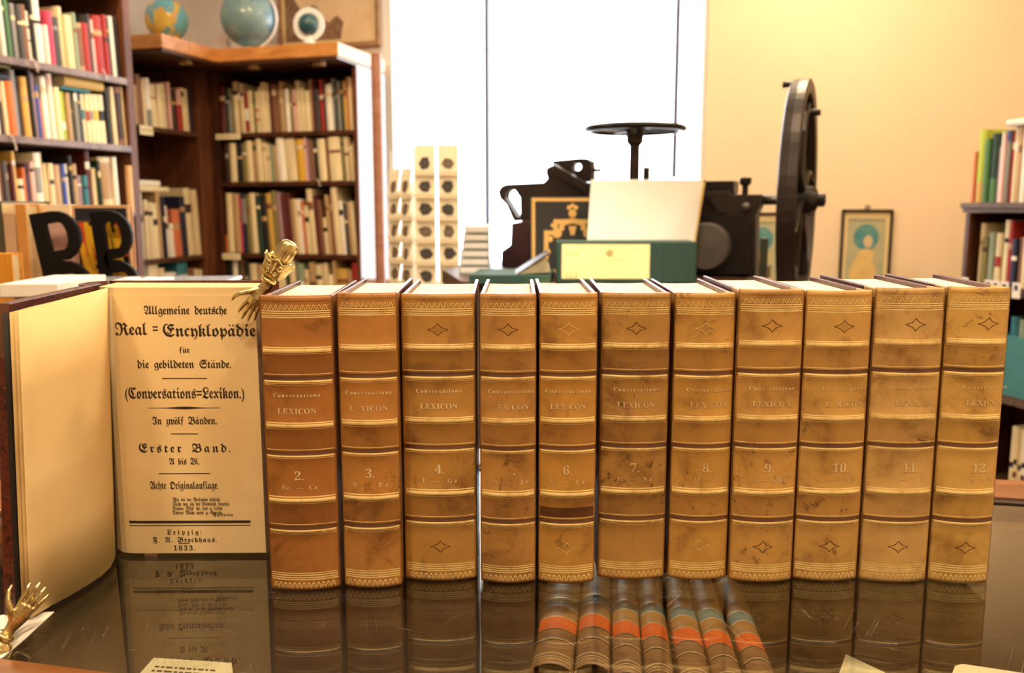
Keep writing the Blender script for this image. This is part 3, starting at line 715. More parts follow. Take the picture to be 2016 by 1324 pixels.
# ================================================================== seven small books lying spine up under the glass
M_sb = leather('brown_calf_old', '#8a6a4c', '#5c4230', .5); M_sb2 = leather('brown_calf_pale', '#a8804e', '#7a5830', .3)
M_blue = mat('blue_label_leather', '#5f8a94', .45, var=.12, scale=60); M_oran = mat('orange_label_leather', '#e0682c', .45, var=.1, scale=60)
M_gs = gilt('gilt_small', '#8a6a4c', .62, (.9, .75, .45)); M_dk = plain('dark_joint', '#2a1a10', .6)
SZ = -.034; UA = math.radians(-5.5)
LW = [.0300, .0250, .0215, .0205, .0220, .0210, .0200]
names = ['widest, at the left end', 'second from the left', 'third from the left', 'the middle one of seven', 'fifth from the left', 'sixth from the left', 'slimmest, at right end']
hd = onz(1092, 1150, SZ); x = hd.x-.005; yb = None
sroot = None; rowx = 0; tail0 = onz(1044, 1300, SZ)
for i, wv in enumerate(LW):
    Lh = .172 if i else .160
    ux = Vector((math.cos(UA), math.sin(UA), 0)); uy = Vector((-math.sin(UA), math.cos(UA), 0))
    P0 = tail0+ux*(rowx+wv/2)+uy*[0.0, .002, -.006, -.008, -.012, -.014, -.016][i]
    r = empty('small_calf_book', (P0.x, P0.y, SZ), UA+math.radians([-2.0, -1.6, -1.2, -.8, -.4, 0, .4][i])); tag(r, 'brown calf book with blue and orange labels under glass, '+names[i], 'book', 'small calf books lying spine up in the case')
    rowx += wv+.0012+(.002 if i in (3, 5) else 0)
    # spine: along +y (head away), curved across x; z up
    def sp(u, v, o=0.0): t = min(1, abs(2*u/wv)); return Vector((u, v*Lh, -.0055*t**2+o*(1) - (.0008*max(0, 1-min(v, 1-v)/.02))))
    rows = [(0, 0), (.030, 2), (.036, 0), (.05, 2), (.056, 0), (.075, 2), (.084, 0), (.19, 3), (.195, 2), (.205, 3), (.21, 0), (.285, 3), (.29, 2), (.30, 4), (.405, 2), (.415, 3), (.42, 1), (.51, 2), (.518, 5), (.60, 2), (.612, 1), (.70, 2), (.705, 1), (.76, 2), (.765, 1), (.93, 2), (.94, 1), (1.0, 1)]
    mb = MB(); nu = 12; rr = []
    for a in range(len(rows)-1):
        n = max(1, int((rows[a+1][0]-rows[a][0])/.02)); rr += [(rows[a][0]+(rows[a+1][0]-rows[a][0])*j/n, rows[a][1]) for j in range(n)]
    rr.append((1, 0)); bandz = lambda v: sum(.0009*math.exp(-((v-b)/.008)**2) for b in (.2, .29, .41, .515, .606, .7))
    for v_, m in rr:
        for c in range(nu+1):
            mb.v.append(sp(-wv/2+wv*c/nu, v_, bandz(v_)))
    for a in range(len(rr)-1):
        for c in range(nu): mb.f.append((a*(nu+1)+c, a*(nu+1)+c+1, (a+1)*(nu+1)+c+1, (a+1)*(nu+1)+c)); mb.m.append(rr[a][1])
    s_ = mb.build('spine', [M_sb, M_sb2, M_gs, M_dk, M_oran, M_blue], r, smooth=True)
    so = s_.modifiers.new('thickness', 'SOLIDIFY'); so.thickness = .001; so.offset = -1
    for s in (-1, 1):
        a, b = sorted((s*(wv/2), s*(wv/2-.002))); MB().box(a, b, 0, Lh, -.105, -.0058).build('board', M_sb, r, bevel=.0005)
    MB().box(-wv/2+.0022, wv/2-.0022, .006, Lh-.003, -.102, -.0075).build('text_block', pages('shaded_page_edges', '#8a7850', '#6a5836'), r)  # cream page edges coloured dark, their shadow put into the colour
    # lettering on the labels (illegible rows of small gilt characters and the volume number)
    mb = MB()
    for q, (vv, wid) in enumerate(((.385, .7), (.355, .74), (.325, .6))):
        V, F = layout(['KEBLE', 'SACRED', 'WORKS'][q] if False else ['IIIIII', 'IIIIIIII', 'IIIII'][q], serif, .0016, wv*wid)
        mb.add([sp(x_, vv+y_/Lh, .0004) for x_, y_ in V], F)
    V, F = layout(['1', '6', '5', '3', '4', '2', '7'][i], serif, .0034, .0018); mb.add([sp(x_, .545+y_/Lh, .0004) for x_, y_ in V], F)
    mb.build('label_lettering', M_gs, r)
    MB().box(-wv/2, wv/2, 0.01, Lh-.01, -.1155, -.1051).build('cradle_block', M_case, r)
# printed cards lying in the case
def card(pix, z, label, m, lines=True, name='printed_card'):
    ps_ = [onz(x, y, z) for x, y in pix]; n = len(ps_)
    mb = MB(); mb.add([(p.x, p.y, z) for p in ps_]+[(p.x, p.y, z+.001) for p in ps_], [tuple(range(n)), tuple(range(2*n-1, n-1, -1))]+[(i, (i+1) % n, (i+1) % n+n, i+n) for i in range(n)])
    o = mb.build(name, m); tag(o, label, 'card')
    if lines:
        mb = MB(); a, b, c_, d = ps_[:4]
        for t, e in ((.16, .82), (.24, .88), (.32, .5), (.40, .8)):
            k = .1
            while k < e:
                w2 = random.uniform(.03, .10); pts = []
                for (uu, tt) in ((k, t), (min(e, k+w2), t), (min(e, k+w2), t+.03), (k, t+.03)):
                    L_ = a.lerp(d, tt); R_ = b.lerp(c_, tt); q = L_.lerp(R_, uu); pts.append((q.x, q.y, z+.0013))
                mb.add(pts, [(0, 1, 2, 3)]); k += w2+.02
        mb.build('print', M_ink, o)
    return o
M_card = paper('case_card_paper', '#e8dfc0', '#d8cdaa', 30)
card([(303, 1296), (456, 1306), (470, 1420), (210, 1400)], -.11, 'cream printed card in the case below the open book', M_card)
MB_t = [(1636, 1372), (1665, 1289), (1742, 1325), (1760, 1400)]
card(MB_t, -.10, 'folded cream card in the case under the right-hand volumes', M_card, False)
card([(1880, 1312), (1895, 1308), (2040, 1330), (2020, 1400), (1850, 1390)], -.10, 'cream card in the case at its lower right corner', M_card, False)

# ================================================================== bookcases
M_wd = wood('dark_case_wood', '#2b150b', '#5a3018', 2.2, .38, (6, 6, 1))
M_wm = wood('brown_case_wood', '#44230f', '#744222', 2.2, .55, (6, 6, 1))
M_wc = wood('golden_cornice_wood', '#b0682c', '#d99a52', 2.0, .38, (1, 8, 8))
M_grey = wood('grey_brown_shelf_wood', '#5a4640', '#8a746c', 2.0, .4, (1, 8, 8))
M_tagp = paper('shelf_tag_paper', '#f2e6bf', '#e6d8a8')
M_stag = M_tagp
def frame_of(pl):
    """matrix: x along the shelf, y away, z up, origin at the plane base"""
    return Matrix.Translation(pl.b) @ Matrix.Rotation(pl.ang, 4, 'Z')
def fbox(root, pl, name, m, boxes, bevel=0):
    """boxes (s0,s1,o0,o1,z0,z1) in plane coordinates"""
    mb = MB(); M = frame_of(pl)
    for b in boxes: mb.box(*b, 0, M)
    mb.v = [root.matrix_basis.inverted() @ v if False else v-Vector(root.location) for v in mb.v]
    return mb.build(name, m, root, bevel=bevel)
def zat(pl, px, py): return pl.z_at(pl.s_at(px, .3), py)
CO = {'c': ('cream', '#e2d0a4'), 'w': ('white', '#f0ead8'), 'k': ('black', '#17130f'), 'd': ('dark brown', '#38241a'), 'r': ('red', '#a32a22'), 'm': ('maroon', '#5c1f1c'),
      'g': ('green', '#4c7a48'), 'G': ('dark green', '#1f3a2a'), 'b': ('blue', '#3a4f9c'), 'n': ('navy blue', '#1e2140'), 'y': ('yellow', '#e4b43a'), 'o': ('orange', '#d3702e'),
      't': ('tan', '#b9986c'), 's': ('grey', '#8b8a84'), 'S': ('dark grey', '#40403e'), 'p': ('pale pink', '#e2b4ac'), 'P': ('crimson pink', '#c23f5e'), 'v': ('violet', '#4a3a5e'),
      'l': ('lime green', '#b6c23c'), 'a': ('teal', '#2f7a86'), 'f': ('salmon', '#d0764e'), 'O': ('olive', '#827844'), 'q': ('sage green', '#8fa084'), 'h': ('ochre', '#d0a850'), 'B': ('brown', '#84583a'), 'i': ('ivory', '#ecdcae'), 'M': ('mauve', '#9a7a80')}
M_bp = paper('shelf_book_pages', '#d8c79c', '#c4b088')
def cmat(key): return mat('cloth_'+CO[key][0].replace(' ', '_'), CO[key][1], .55, var=.13, scale=25, stretch=(1, 1, .25))
rnd = random.Random(3)
def book_mesh(w, d, h, key, band=None, round_=True):
    """closed book, spine at y=0: cover shell with joints, page block set back, optional title bands [(z0,z1,key)]"""
    mb = MB(); mats = [cmat(key), M_bp]; sg = min(.006, w*.16) if round_ else 0; n = 5 if w > .012 else 3
    cuts = [0.0]; ms = []
    for a, b, kk in sorted(band or []): cuts += [a, b]
    cuts = sorted(set([0.0]+cuts+[1.0])); prof = [(w*i/n, sg*(abs(2*i/n-1)**2)) for i in range(n+1)]
    for j in range(len(cuts)-1):
        mid = (cuts[j]+cuts[j+1])/2; mi = 0
        for a, b, kk in (band or []):
            if a <= mid <= b:
                mm = cmat(kk)
                if mm not in mats: mats.append(mm)
                mi = mats.index(mm)
        for i in range(n):
            z0, z1 = h*cuts[j], h*cuts[j+1]
            mb.add([(prof[i][0], prof[i][1], z0), (prof[i+1][0], prof[i+1][1], z0), (prof[i+1][0], prof[i+1][1], z1), (prof[i][0], prof[i][1], z1)], [(0, 1, 2, 3)], mi)
    t = min(.0025, w*.14)
    mb.box(0, t, sg, d, 0, h, 0); mb.box(w-t, w, sg, d, 0, h, 0)
    mb.box(t, w-t, sg+.001, d-.003, .002, h-.004, 1)
    for z in (0.0, h):   # close the spine ends
        mb.add([(x, y, z) for x, y in prof], [tuple(range(n+1))], 0)
    return mb, mats
def nth(n):
    return '%d%s' % (n, 'th' if 10 <= n % 100 <= 20 else {1: 'st', 2: 'nd', 3: 'rd'}.get(n % 10, 'th'))
NB = 0; TOPS = []
def shelf_books(pl, items, ox, oy, sc, zsh, ztop, where, group, lean=2.0, depth=.17, rec=.012, gap=.0009, smin=None, smax=None):
    """items (x0, x1, ytop, colour[, bands]) measured at the foot of each spine; zsh shelf surface, ztop clearance"""
    global NB
    prev = 0.0 if smin is not None and lean > 0 else lean; plast = smin
    for i, it in enumerate(items):
        x0, x1, yt, key = it[:4]; band = it[4] if len(it) > 4 else None; ln = it[5] if len(it) > 5 else lean
        s0, s1 = pl.s_at(ox+x0/sc, zsh), pl.s_at(ox+x1/sc, zsh)
        if smin is not None: s0 = max(s0, smin+.001)
        if smax is not None: s1 = min(s1, smax-.001)
        if s1-s0 < .005: continue
        w = max(.004, (s1-s0)-gap); h = max(.05, min(pl.z_at((s0+s1)/2, oy+yt/sc)-zsh, ztop-zsh-.004))
        if ln > 0 and smin is not None:
            ln = 0.0 if i == 0 else min(ln, prev+.4)
            s0 += max(0.0, h*(math.tan(math.radians(ln))-math.tan(math.radians(prev)))-max(0.0, s0-plast)); w = max(.004, (s1-s0)-gap); prev = ln; plast = s1
        a = math.radians(ln); h = (h-w*math.sin(abs(a)))/math.cos(a); w *= math.cos(a)
        r = rec+rnd.random()*.014; d = depth*(.85+.15*rnd.random())
        if band is None and w > .011 and rnd.random() < .55:
            q = rnd.uniform(.55, .8); band = [(q, q+rnd.uniform(.04, .13), rnd.choice('ckdwtB' if key not in 'kdnmGS' else 'chtws'))]
        mb, mats = book_mesh(w, min(d, .26), h, key, band)
        p = pl.P(s0, zsh+.0006, r)
        o = mb.build('book', mats); o.matrix_world = Matrix.Translation(p) @ Matrix.Rotation(pl.ang, 4, 'Z') @ (Matrix.Rotation(-a, 4, 'Y'))
        TOPS.append((id(pl), s0-h*math.sin(abs(a))-.001, s0+w+.004, zsh+h+w*math.sin(abs(a))+.002, zsh))
        th = 'slim' if w < .014 else ('thick' if w > .030 else '')
        ta = 'tall' if h > .235 else ('low' if h < .165 else '')
        lab = ' '.join(x for x in (ta, th, CO[key][0], 'book, '+nth(i+1)+' from the left', where) if x)
        tag(o, lab, 'book', group); NB += 1
def shelf_tag(pl, x0, x1, y0, y1, label, o=-.012, text=True):
    s0, za = pl.sz(x0, y1); s1, zb = pl.sz(x1, y0); M = frame_of(pl); mb = MB()
    mb.box(s0, s1, o-.0012, o, min(za, zb), max(za, zb), 0, M); ob = mb.build('shelf_tag', M_tagp); tag(ob, label, 'label', 'small paper labels on the shelf edges')
    mb = MB(); zc = (za+zb)/2; k = s0+.008
    while k < s1-.015: w = rnd.uniform(.006, .016); mb.box(k, k+w, o-.0016, o-.0012, zc-.003, zc+.003, 0, M); k += w+.004
    if text and mb.v: mb.build('lettering', plain('faint_print', '#a08c60', .8), ob)
# ---- far bookcase (B) and its wing (A)
SB = [B.z_at(B.s_at(565, .6), y) for y in (259, 357, 500)]; SB.append(SB[-1]-.34)
cz0 = B.off(-.184).z_at(B.off(-.184).s_at(540, 1.0), 121); cz1 = B.off(-.184).z_at(B.off(-.184).s_at(540, 1.0), 89)
sbl, sbr = B.s_at(427, .4), B.s_at(707, .4)
cs0, cs1 = B.off(-.184).s_at(425, 1.0), B.off(-.184).s_at(665, 1.0)
rootB = empty('bookcase', B.P((sbl+sbr)/2, FLOOR)); tag(rootB, 'dark wooden corner bookcase beside the window with golden cornice carrying globes', 'bookcase')
fbox(rootB, B, 'side_panel', M_wd, [(sbl-.03, sbl+.022, 0, .33, FLOOR, cz0)], .002)
M_gl = wood('varnished_side_wood', '#4a2c1c', '#7c5038', 2.0, .12, (6, 6, 1))
fbox(rootB, B, 'side_panel', M_gl, [(sbr-.022, sbr, 0, .33, FLOOR, cz0)], .002)
fbox(rootB, B, 'back_panel', M_wd, [(sbl, sbr, .31, .33, FLOOR, cz0)])
for z in SB+[SB[-1]-.36]: fbox(rootB, B, 'shelf', M_wd, [(sbl+.023, sbr-.023, .002, .309, z-.022, z)], .001)
def cornice_mesh():
    mb = MB(); M = frame_of(B); 
    # L-shaped cornice: outline in plan
    a_near = A_c.s_at(317, 1.05)
    P1 = A_c.P(a_near, 0); P2 = A_c.P(0, 0); P3 = B.P(cs1, 0, -.184); P4 = B.P(cs1, 0, .33)
    P5 = A.P(0, 0, .30)+B.n*0; 
    c4 = B.P(0, 0, .33); P5 = rp(LEFTW+.01, BACK-.01, 0); P6 = rp(LEFTW+.01, (A_c.P(a_near, 0)).dot(E2), 0)
    return [P1, P2, P3, P4, P5, P6]
cp = cornice_mesh(); n = len(cp); mb = MB(); ro = Vector(rootB.location)
mb.add([Vector((p.x, p.y, z))-ro for z in (cz0+.012, cz1) for p in cp], [tuple(range(n-1, -1, -1)), tuple(range(n, 2*n))]+[(i, (i+1) % n, (i+1) % n+n, i+n) for i in range(n)])
mb.build('cornice', M_wc, rootB, bevel=.003)
mb = MB(); cp2 = [cp[0]+E2*.01-E1*.008, cp[1]-E1*.008+E2*.008, cp[2]+E2*.008-E1*.008, cp[3]-E1*.008, cp[4], cp[5]+E2*.01]
mb.add([Vector((p.x, p.y, z))-ro for z in (cz0, cz0+.0118) for p in cp2], [tuple(range(n-1, -1, -1)), tuple(range(n, 2*n))]+[(i, (i+1) % n, (i+1) % n+n, i+n) for i in range(n)])
mb.build('cornice_soffit', M_wd, rootB)
for px, py in ((365, 124), (500, 132), (628, 127)):
    pln = A_c.off(.09) if px < 420 else B.off(-.09)
    p = pln.P(pln.s_at(px, cz0), cz0)-ro
    MB().lathe([(.030, -.014), (.034, -.010), (.034, -.001)], 20, M=Matrix.Translation(p)).build('spot_lamp', mat('spot_metal', '#c8a878', .3, .8), rootB, smooth=False)
SA = [A.z_at(A.s_at(340, .6), 254), A.z_at(A.s_at(345, .3), 506)]; SA.append(SA[-1]-.30)
san = A_c.s_at(317, 1.05)-.12; saf = A.s_at(393, .6)
fbox(rootB, A, 'wing_upright', M_wm, [(saf, A.s_at(426, .6)+.05, 0, .30, FLOOR, cz0)], .002)
fbox(rootB, A, 'side_panel', M_wm, [(san-.02, san, 0, .30, FLOOR, cz0)], .002)
fbox(rootB, A, 'back_panel', M_wd, [(san, saf, .29, .30, FLOOR, cz0)])
for z in SA: fbox(rootB, A, 'shelf', M_wd, [(san+.001, saf-.001, .002, .289, z-.022, z)], .001)
b1 = [(50, 145, 270, 'm'), (145, 180, 300, 'G'), (180, 225, 290, 's'), (225, 250, 310, 'O'), (250, 315, 200, 'c'), (315, 350, 240, 't'), (350, 395, 230, 'c'), (395, 460, 320, 'w', [(.02, .3, 'r'), (.58, .98, 'r')]), (460, 520, 310, 'c'), (520, 550, 280, 'O'), (550, 600, 320, 'c', [(.27, .34, 'o'), (.5, .57, 'o')]), (600, 645, 270, 'c'), (645, 690, 210, 'i'), (690, 730, 220, 'c'), (730, 780, 220, 'm'), (780, 830, 230, 'B'), (830, 885, 260, 'B'), (885, 935, 200, 't'), (945, 1000, 290, 'w'), (1000, 1035, 240, 'O'), (1040, 1095, 290, 'p', [(.6, .68, 'r')]), (1095, 1150, 190, 'c'), (1150, 1200, 270, 'c'), (1200, 1275, 320, 'i'), (1275, 1310, 170, 't'), (1310, 1345, 190, 'm'), (1345, 1395, 300, 'S'), (1395, 1445, 170, 'r'), (1450, 1480, 200, 'k'), (1480, 1570, 230, 'w'), (1570, 1600, 160, 's'), (1600, 1640, 180, 'G'), (1640, 1680, 200, 's'), (1680, 1712, 190, 'G'), (1712, 1760, 190, 'h'), (1760, 1795, 140, 'f'), (1795, 1835, 140, 'c'), (1835, 1865, 150, 'f'), (1865, 1888, 130, 'o')]
shelf_books(B, b1, 420, 130, 6.72, SB[0], cz0, 'on the far bookcase, top shelf', 'books on the top shelf of the far bookcase', 2.2, smin=sbl+.022, smax=sbr-.022)
b2_ = [(140, 195, 200, 'd'), (205, 285, 205, 'c'), (290, 370, 200, 'k'), (370, 430, 200, 'O'), (430, 510, 180, 'c'), (510, 570, 190, 't'), (570, 640, 150, 'c'), (640, 690, 200, 'c'), (690, 735, 220, 'c'), (735, 790, 240, 'q'), (790, 838, 240, 't'), (842, 945, 130, 'w'), (945, 1085, 140, 'c'), (1098, 1205, 150, 'y'), (1205, 1240, 130, 'p'), (1240, 1290, 150, 'M'), (1290, 1340, 180, 'B'), (1340, 1380, 150, 'k'), (1382, 1485, 150, 'i'), (1485, 1530, 130, 'B'), (1535, 1690, 120, 'i'), (1700, 1735, 120, 'O'), (1735, 1785, 100, 'c'), (1785, 1815, 120, 't'), (1815, 1850, 240, 'c'), (1850, 1872, 200, 't'), (1872, 1905, 90, 'f')]
shelf_books(B, b2_, 420, 250, 6.72, SB[1], SB[0]-.022, 'on the far bookcase, second shelf', 'books on the second shelf of the far bookcase', 3.2, smin=sbl+.022, smax=sbr-.022)
b3_ = [(105, 150, 680, 'o'), (152, 220, 180, 'c'), (220, 300, 190, 't'), (302, 328, 220, 'P'), (330, 390, 190, 'n', [(.5, .92, 's')]), (398, 450, 200, 'O'), (450, 520, 180, 'c'), (528, 580, 210, 'G'), (580, 645, 230, 'k'), (648, 720, 180, 'h'), (720, 780, 150, 'O'), (780, 835, 170, 'M'), (835, 880, 200, 'm'), (880, 930, 180, 'm'), (930, 985, 250, 't'), (985, 1010, 250, 'c'), (1010, 1060, 250, 'w'), (1060, 1095, 280, 'f'), (1095, 1145, 330, 'i'), (1150, 1215, 130, 'c'), (1215, 1255, 200, 'm'), (1255, 1300, 260, 'B'), (1300, 1360, 470, 'i'), (1360, 1400, 200, 't'), (1400, 1440, 220, 'B'), (1440, 1510, 110, 'c'), (1510, 1560, 270, 'w'), (1560, 1600, 300, 'S'), (1600, 1640, 290, 't'), (1640, 1690, 280, 'c'), (1690, 1722, 300, 'v')]
shelf_books(B, b3_, 420, 350, 6.017, SB[2], SB[1]-.022, 'on the far bookcase, third shelf', 'books on the third shelf of the far bookcase', 4.2, smin=sbl+.022, smax=sbr-.022)
b4_ = [(160, 230, 980, 'k'), (235, 290, 980, 'w'), (290, 330, 990, 'G'), (330, 375, 960, 'B'), (380, 430, 990, 'k'), (430, 520, 1020, 'c'), (525, 600, 1030, 't'), (605, 680, 1020, 'c'), (685, 740, 1050, 'B'), (745, 860, 1020, 'c'), (870, 915, 990, 'G'), (920, 980, 960, 'c'), (1000, 1080, 1020, 'q'), (1090, 1138, 1090, 'c'), (1140, 1220, 1000, 't'), (1230, 1300, 1030, 'c'), (1300, 1360, 1010, 'c'), (1362, 1430, 1150, 'i'), (1432, 1470, 980, 't'), (1472, 1600, 1080, 'h'), (1602, 1645, 1100, 't'), (1650, 1720, 1000, 'r')]
shelf_books(B, b4_, 420, 350, 6.017, SB[3], SB[2]-.022, 'on the far bookcase, fourth shelf', 'books on the fourth shelf of the far bookcase', 2.0, smin=sbl+.022, smax=sbr-.022)
a1_ = [(110, 150, 340, 's'), (152, 185, 345, 'p'), (187, 222, 350, 'k'), (225, 310, 350, 't'), (318, 398, 160, 'B'), (400, 450, 230, 'c'), (452, 540, 230, 'w', [(0, .35, 's')]), (542, 680, 340, 'i'), (680, 785, 340, 'i'), (785, 865, 330, 'c'), (893, 950, 300, 'p'), (952, 1028, 440, 'd'), (1030, 1125, 430, 'r', [(.62, .98, 'p')]), (1127, 1198, 410, 'i'), (1200, 1272, 430, 'c'), (1275, 1325, 420, 'n')]
shelf_books(A, a1_, 250, 130, 9.456, SA[0], cz0, "on the corner wing's top shelf", 'books on the top shelf of the corner wing', 2.5, smin=san, smax=saf)
a3_ = [(160, 213, 240, 'w'), (235, 280, 320, 'c'), (280, 330, 350, 'c'), (330, 388, 360, 'i'), (390, 440, 230, 't'), (442, 470, 280, 'n'), (472, 515, 390, 'w'), (515, 560, 600, 'w'), (560, 655, 430, 'f'), (657, 715, 280, 'n'), (720, 798, 180, 'i'), (802, 888, 200, 'c'), (890, 923, 260, 'v'), (925, 962, 220, 't')]
shelf_books(A, a3_, 260, 340, 6.017, SA[1], SA[0]-.022, "on the corner wing's middle shelf", 'books on the middle shelf of the corner wing', 3.0, smin=san, smax=saf)
a4_ = [(180, 280, 1080, 'q'), (282, 400, 1060, 'i'), (402, 470, 1130, 'c'), (472, 610, 1180, 'w'), (614, 736, 1060, 'a'), (740, 808, 1130, 'B'), (812, 870, 1140, 'c'), (872, 940, 1145, 'i')]
shelf_books(A, a4_, 260, 340, 6.017, SA[2], SA[1]-.022, "on the corner wing's lowest shelf", 'books on the lowest shelf of the corner wing', 1.0, smin=san, smax=saf)
def lying(pl, x0, x1, y0, y1, key, label, o=.02, depth=.16, zcap=9):
    """book lying flat on others, spine to the front; pixel box on the plane"""
    s0, zb = pl.sz(x0, y1); s1, _ = pl.sz(x1, y1); zt_ = pl.z_at(s0, y0); t = max(.006, zt_-zb); w = s1-s0
    hits = [q[3] for q in TOPS if q[0] == id(pl) and q[1] < s1 and q[2] > s0 and q[4] < zb+.02 and q[3] < zb+.07]
    if hits: zb = max(hits)
    t = min(t, zcap-zb)
    TOPS.append((id(pl), s0, s1, zb+t+.001, zb-.05))
    mb, mats = book_mesh(t, depth, w, key, None); ob = mb.build('book', mats)
    ob.matrix_world = Matrix.Translation(pl.P(s0, zb+t, o)) @ Matrix.Rotation(pl.ang, 4, 'Z') @ Matrix.Rotation(math.radians(90), 4, 'Y')
    tag(ob, label, 'book', 'books lying flat on top of others'); return ob
lying(A, 276, 340, 364, 374, 'i', 'cream book lying flat across the books on the corner wing')
lying(A, 276, 323, 351, 363, 'w', 'lilac white book lying flat on the cream one in the corner wing')
shelf_tag(A, 271, 296, 249, 264, 'white paper label on the top shelf edge of the corner wing')
shelf_tag(B, 428, 476, 263, 275, 'cream paper label on the top shelf edge, far bookcase')
shelf_tag(B, 441, 476, 499, 510, 'cream paper label on the third shelf edge, far bookcase')
# ---- left bookcase (L)
Lp = Plane(0, 2.75, 71)
lr = Lp.s_at(268, .6); ll = Lp.s_at(-420, .6)
SL = [Lp.z_at(Lp.s_at(100, .7), 126), Lp.z_at(Lp.s_at(100, .5), 273), Lp.z_at(Lp.s_at(100, .3), 414)]; SL.append(SL[-1]-.33); SL.insert(0, SL[0]+.34)
rootL = empty('bookcase', Lp.P((ll+lr)/2, FLOOR)); tag(rootL, 'tall dark bookcase at the far left, nearer than the corner bookcase', 'bookcase')
ltop = min(CEIL-.02, SL[0]+.30)
fbox(rootL, Lp, 'side_panel', M_wm, [(lr-.035, lr, 0, .30, FLOOR, ltop)], .002)
fbox(rootL, Lp, 'side_panel', M_wm, [(ll, ll+.03, 0, .30, FLOOR, ltop)], .002)
fbox(rootL, Lp, 'back_panel', M_wd, [(ll+.03, lr-.035, .285, .30, FLOOR, ltop)])
for z in SL: fbox(rootL, Lp, 'shelf', M_grey, [(ll+.031, lr-.036, -.004, .284, z-.024, z)], .001)
fbox(rootL, Lp, 'top_board', M_wd, [(ll, lr+.10, -.02, .30, ltop, ltop+.02)])
l1_ = [(-420, -330, -90, 'B'), (-330, -250, -60, 'c'), (-250, -170, -80, 'n'), (-170, -90, -60, 's'), (-88, 25, -50, 'w'), (27, 50, -50, 's'), (52, 108, -50, 's'), (110, 160, -30, 'w'), (162, 223, -40, 'G'), (225, 275, -30, 'g'), (277, 320, 40, 'k'), (322, 395, 50, 's'), (397, 470, 70, 'S'), (470, 543, 70, 'B'), (545, 600, 165, 'w', [(.66, .7, 'k'), (.4, .43, 'k')]), (602, 655, -20, 'k'), (657, 755, -30, 'w'), (757, 815, 380, 'p'), (817, 860, 380, 'w'), (862, 950, 165, 'P'), (952, 1055, 260, 'S'), (1057, 1115, 100, 'c'), (1117, 1160, 230, 'c'), (1162, 1230, 240, 'c'), (1232, 1283, 200, 'q'), (1285, 1368, 350, 't', [(.1, .9, 'B')]), (1370, 1475, 350, 'r'), (1477, 1515, 220, 'S'), (1517, 1560, 300, 'p'), (1562, 1700, 240, 'r'), (1702, 1760, 230, 'r'), (1762, 1813, 260, 'k'), (1815, 1872, 250, 'w'), (1875, 1905, 250, 'k')]
shelf_books(Lp, l1_, 0, 0, 7.754, SL[1], SL[0]-.024, 'on the left bookcase, upper shelf', 'books on the upper shelf of the left bookcase', 2.6, .20, smin=ll+.03, smax=lr-.035)
l2_ = [(-380, -290, 300, 'b'), (-290, -200, 260, 'c'), (-200, -120, 300, 'k'), (-118, -32, 280, 's'), (-30, 0, 300, 'S'), (2, 93, 290, 'w', [(.7, .98, 'p')]), (95, 158, 320, 'd', [(.65, .98, 'p')]), (160, 218, 290, 'c'), (220, 318, 290, 'o'), (325, 400, 130, 's'), (402, 448, 220, 'd'), (450, 548, 230, 'h'), (552, 592, 130, 'k'), (595, 638, 180, 'M'), (640, 690, 350, 'b'), (692, 738, 560, 'f'), (740, 820, 230, 'w'), (838, 903, 185, 'w', [(.82, .95, 'p')]), (905, 980, 380, 'i'), (985, 1075, 440, 'l', [(.22, .38, 'w')]), (1080, 1133, 460, 't'), (1135, 1188, 465, 'S'), (1190, 1238, 470, 's', [(.84, 1.0, 'w')]), (1240, 1288, 470, 'S'), (1293, 1360, 480, 'i', [(.47, .68, 'a')]), (1362, 1415, 480, 'i', [(.45, .66, 'r')]), (1417, 1470, 480, 'i', [(.47, .66, 's')]), (1472, 1555, 485, 'i', [(.47, .68, 'y')]), (1557, 1640, 490, 'i', [(.47, .68, 'k')]), (1655, 1722, 400, 'k'), (1728, 1780, 380, 'c'), (1784, 1870, 380, 'B', [(.1, .9, 'd')]), (1872, 1895, 380, 'c')]
shelf_books(Lp, l2_, 0, 120, 7.354, SL[2], SL[1]-.024, 'on the left bookcase, second shelf', 'books on the second shelf of the left bookcase', 2.6, .20, smin=ll+.03, smax=lr-.035)
l3_ = [(-330, -240, 330, 'c'), (-240, -130, 330, 'B'), (-130, -25, 320, 'k'), (-20, 90, 320, 'w'), (92, 128, 360, 'B'), (130, 198, 350, 'd'), (200, 263, 350, 's'), (265, 303, 380, 'm'), (305, 353, 200, 'h'), (355, 445, 590, 'c'), (447, 488, 430, 'o'), (490, 540, 370, 'v'), (542, 598, 350, 'p'), (600, 690, 220, 'w', [(.3, .75, 's')]), (692, 740, 220, 'c'), (742, 795, 370, 'c'), (797, 863, 370, 'c', [(.55, .65, 'G')]), (866, 978, 390, 't'), (980, 1038, 380, 'b'), (1040, 1088, 380, 'w'), (1090, 1135, 260, 'k'), (1137, 1195, 380, 't'), (1197, 1285, 540, 'M'), (1287, 1350, 540, 'a'), (1352, 1418, 150, 'm'), (1420, 1478, 440, 'c'), (1480, 1518, 330, 'G'), (1522, 1700, 280, 'c', [(.2, .9, 't')]), (1702, 1762, 280, 'w')]
shelf_books(Lp, l3_, 0, 270, 7.2, SL[3], SL[2]-.024, 'on the left bookcase, third shelf', 'books on the third shelf of the left bookcase', 2.0, .20, smin=ll+.03, smax=lr-.035)
lying(Lp, 134, 190, 173, 180, 'a', 'thin teal book lying flat under the thick yellow one', .03, .15)
lying(Lp, 137, 213, 150, 172, 'h', 'thick yellow book lying flat over books on the left bookcase', .02, .17, SL[1]-.026)
lying(Lp, -30, 28, 143, 154, 'n', 'navy book lying flat on upright books, left bookcase', .02, .15)
lying(Lp, -30, 30, 128, 143, 'O', 'olive book lying on top of the navy one, left bookcase', .02, .15, SL[1]-.026)
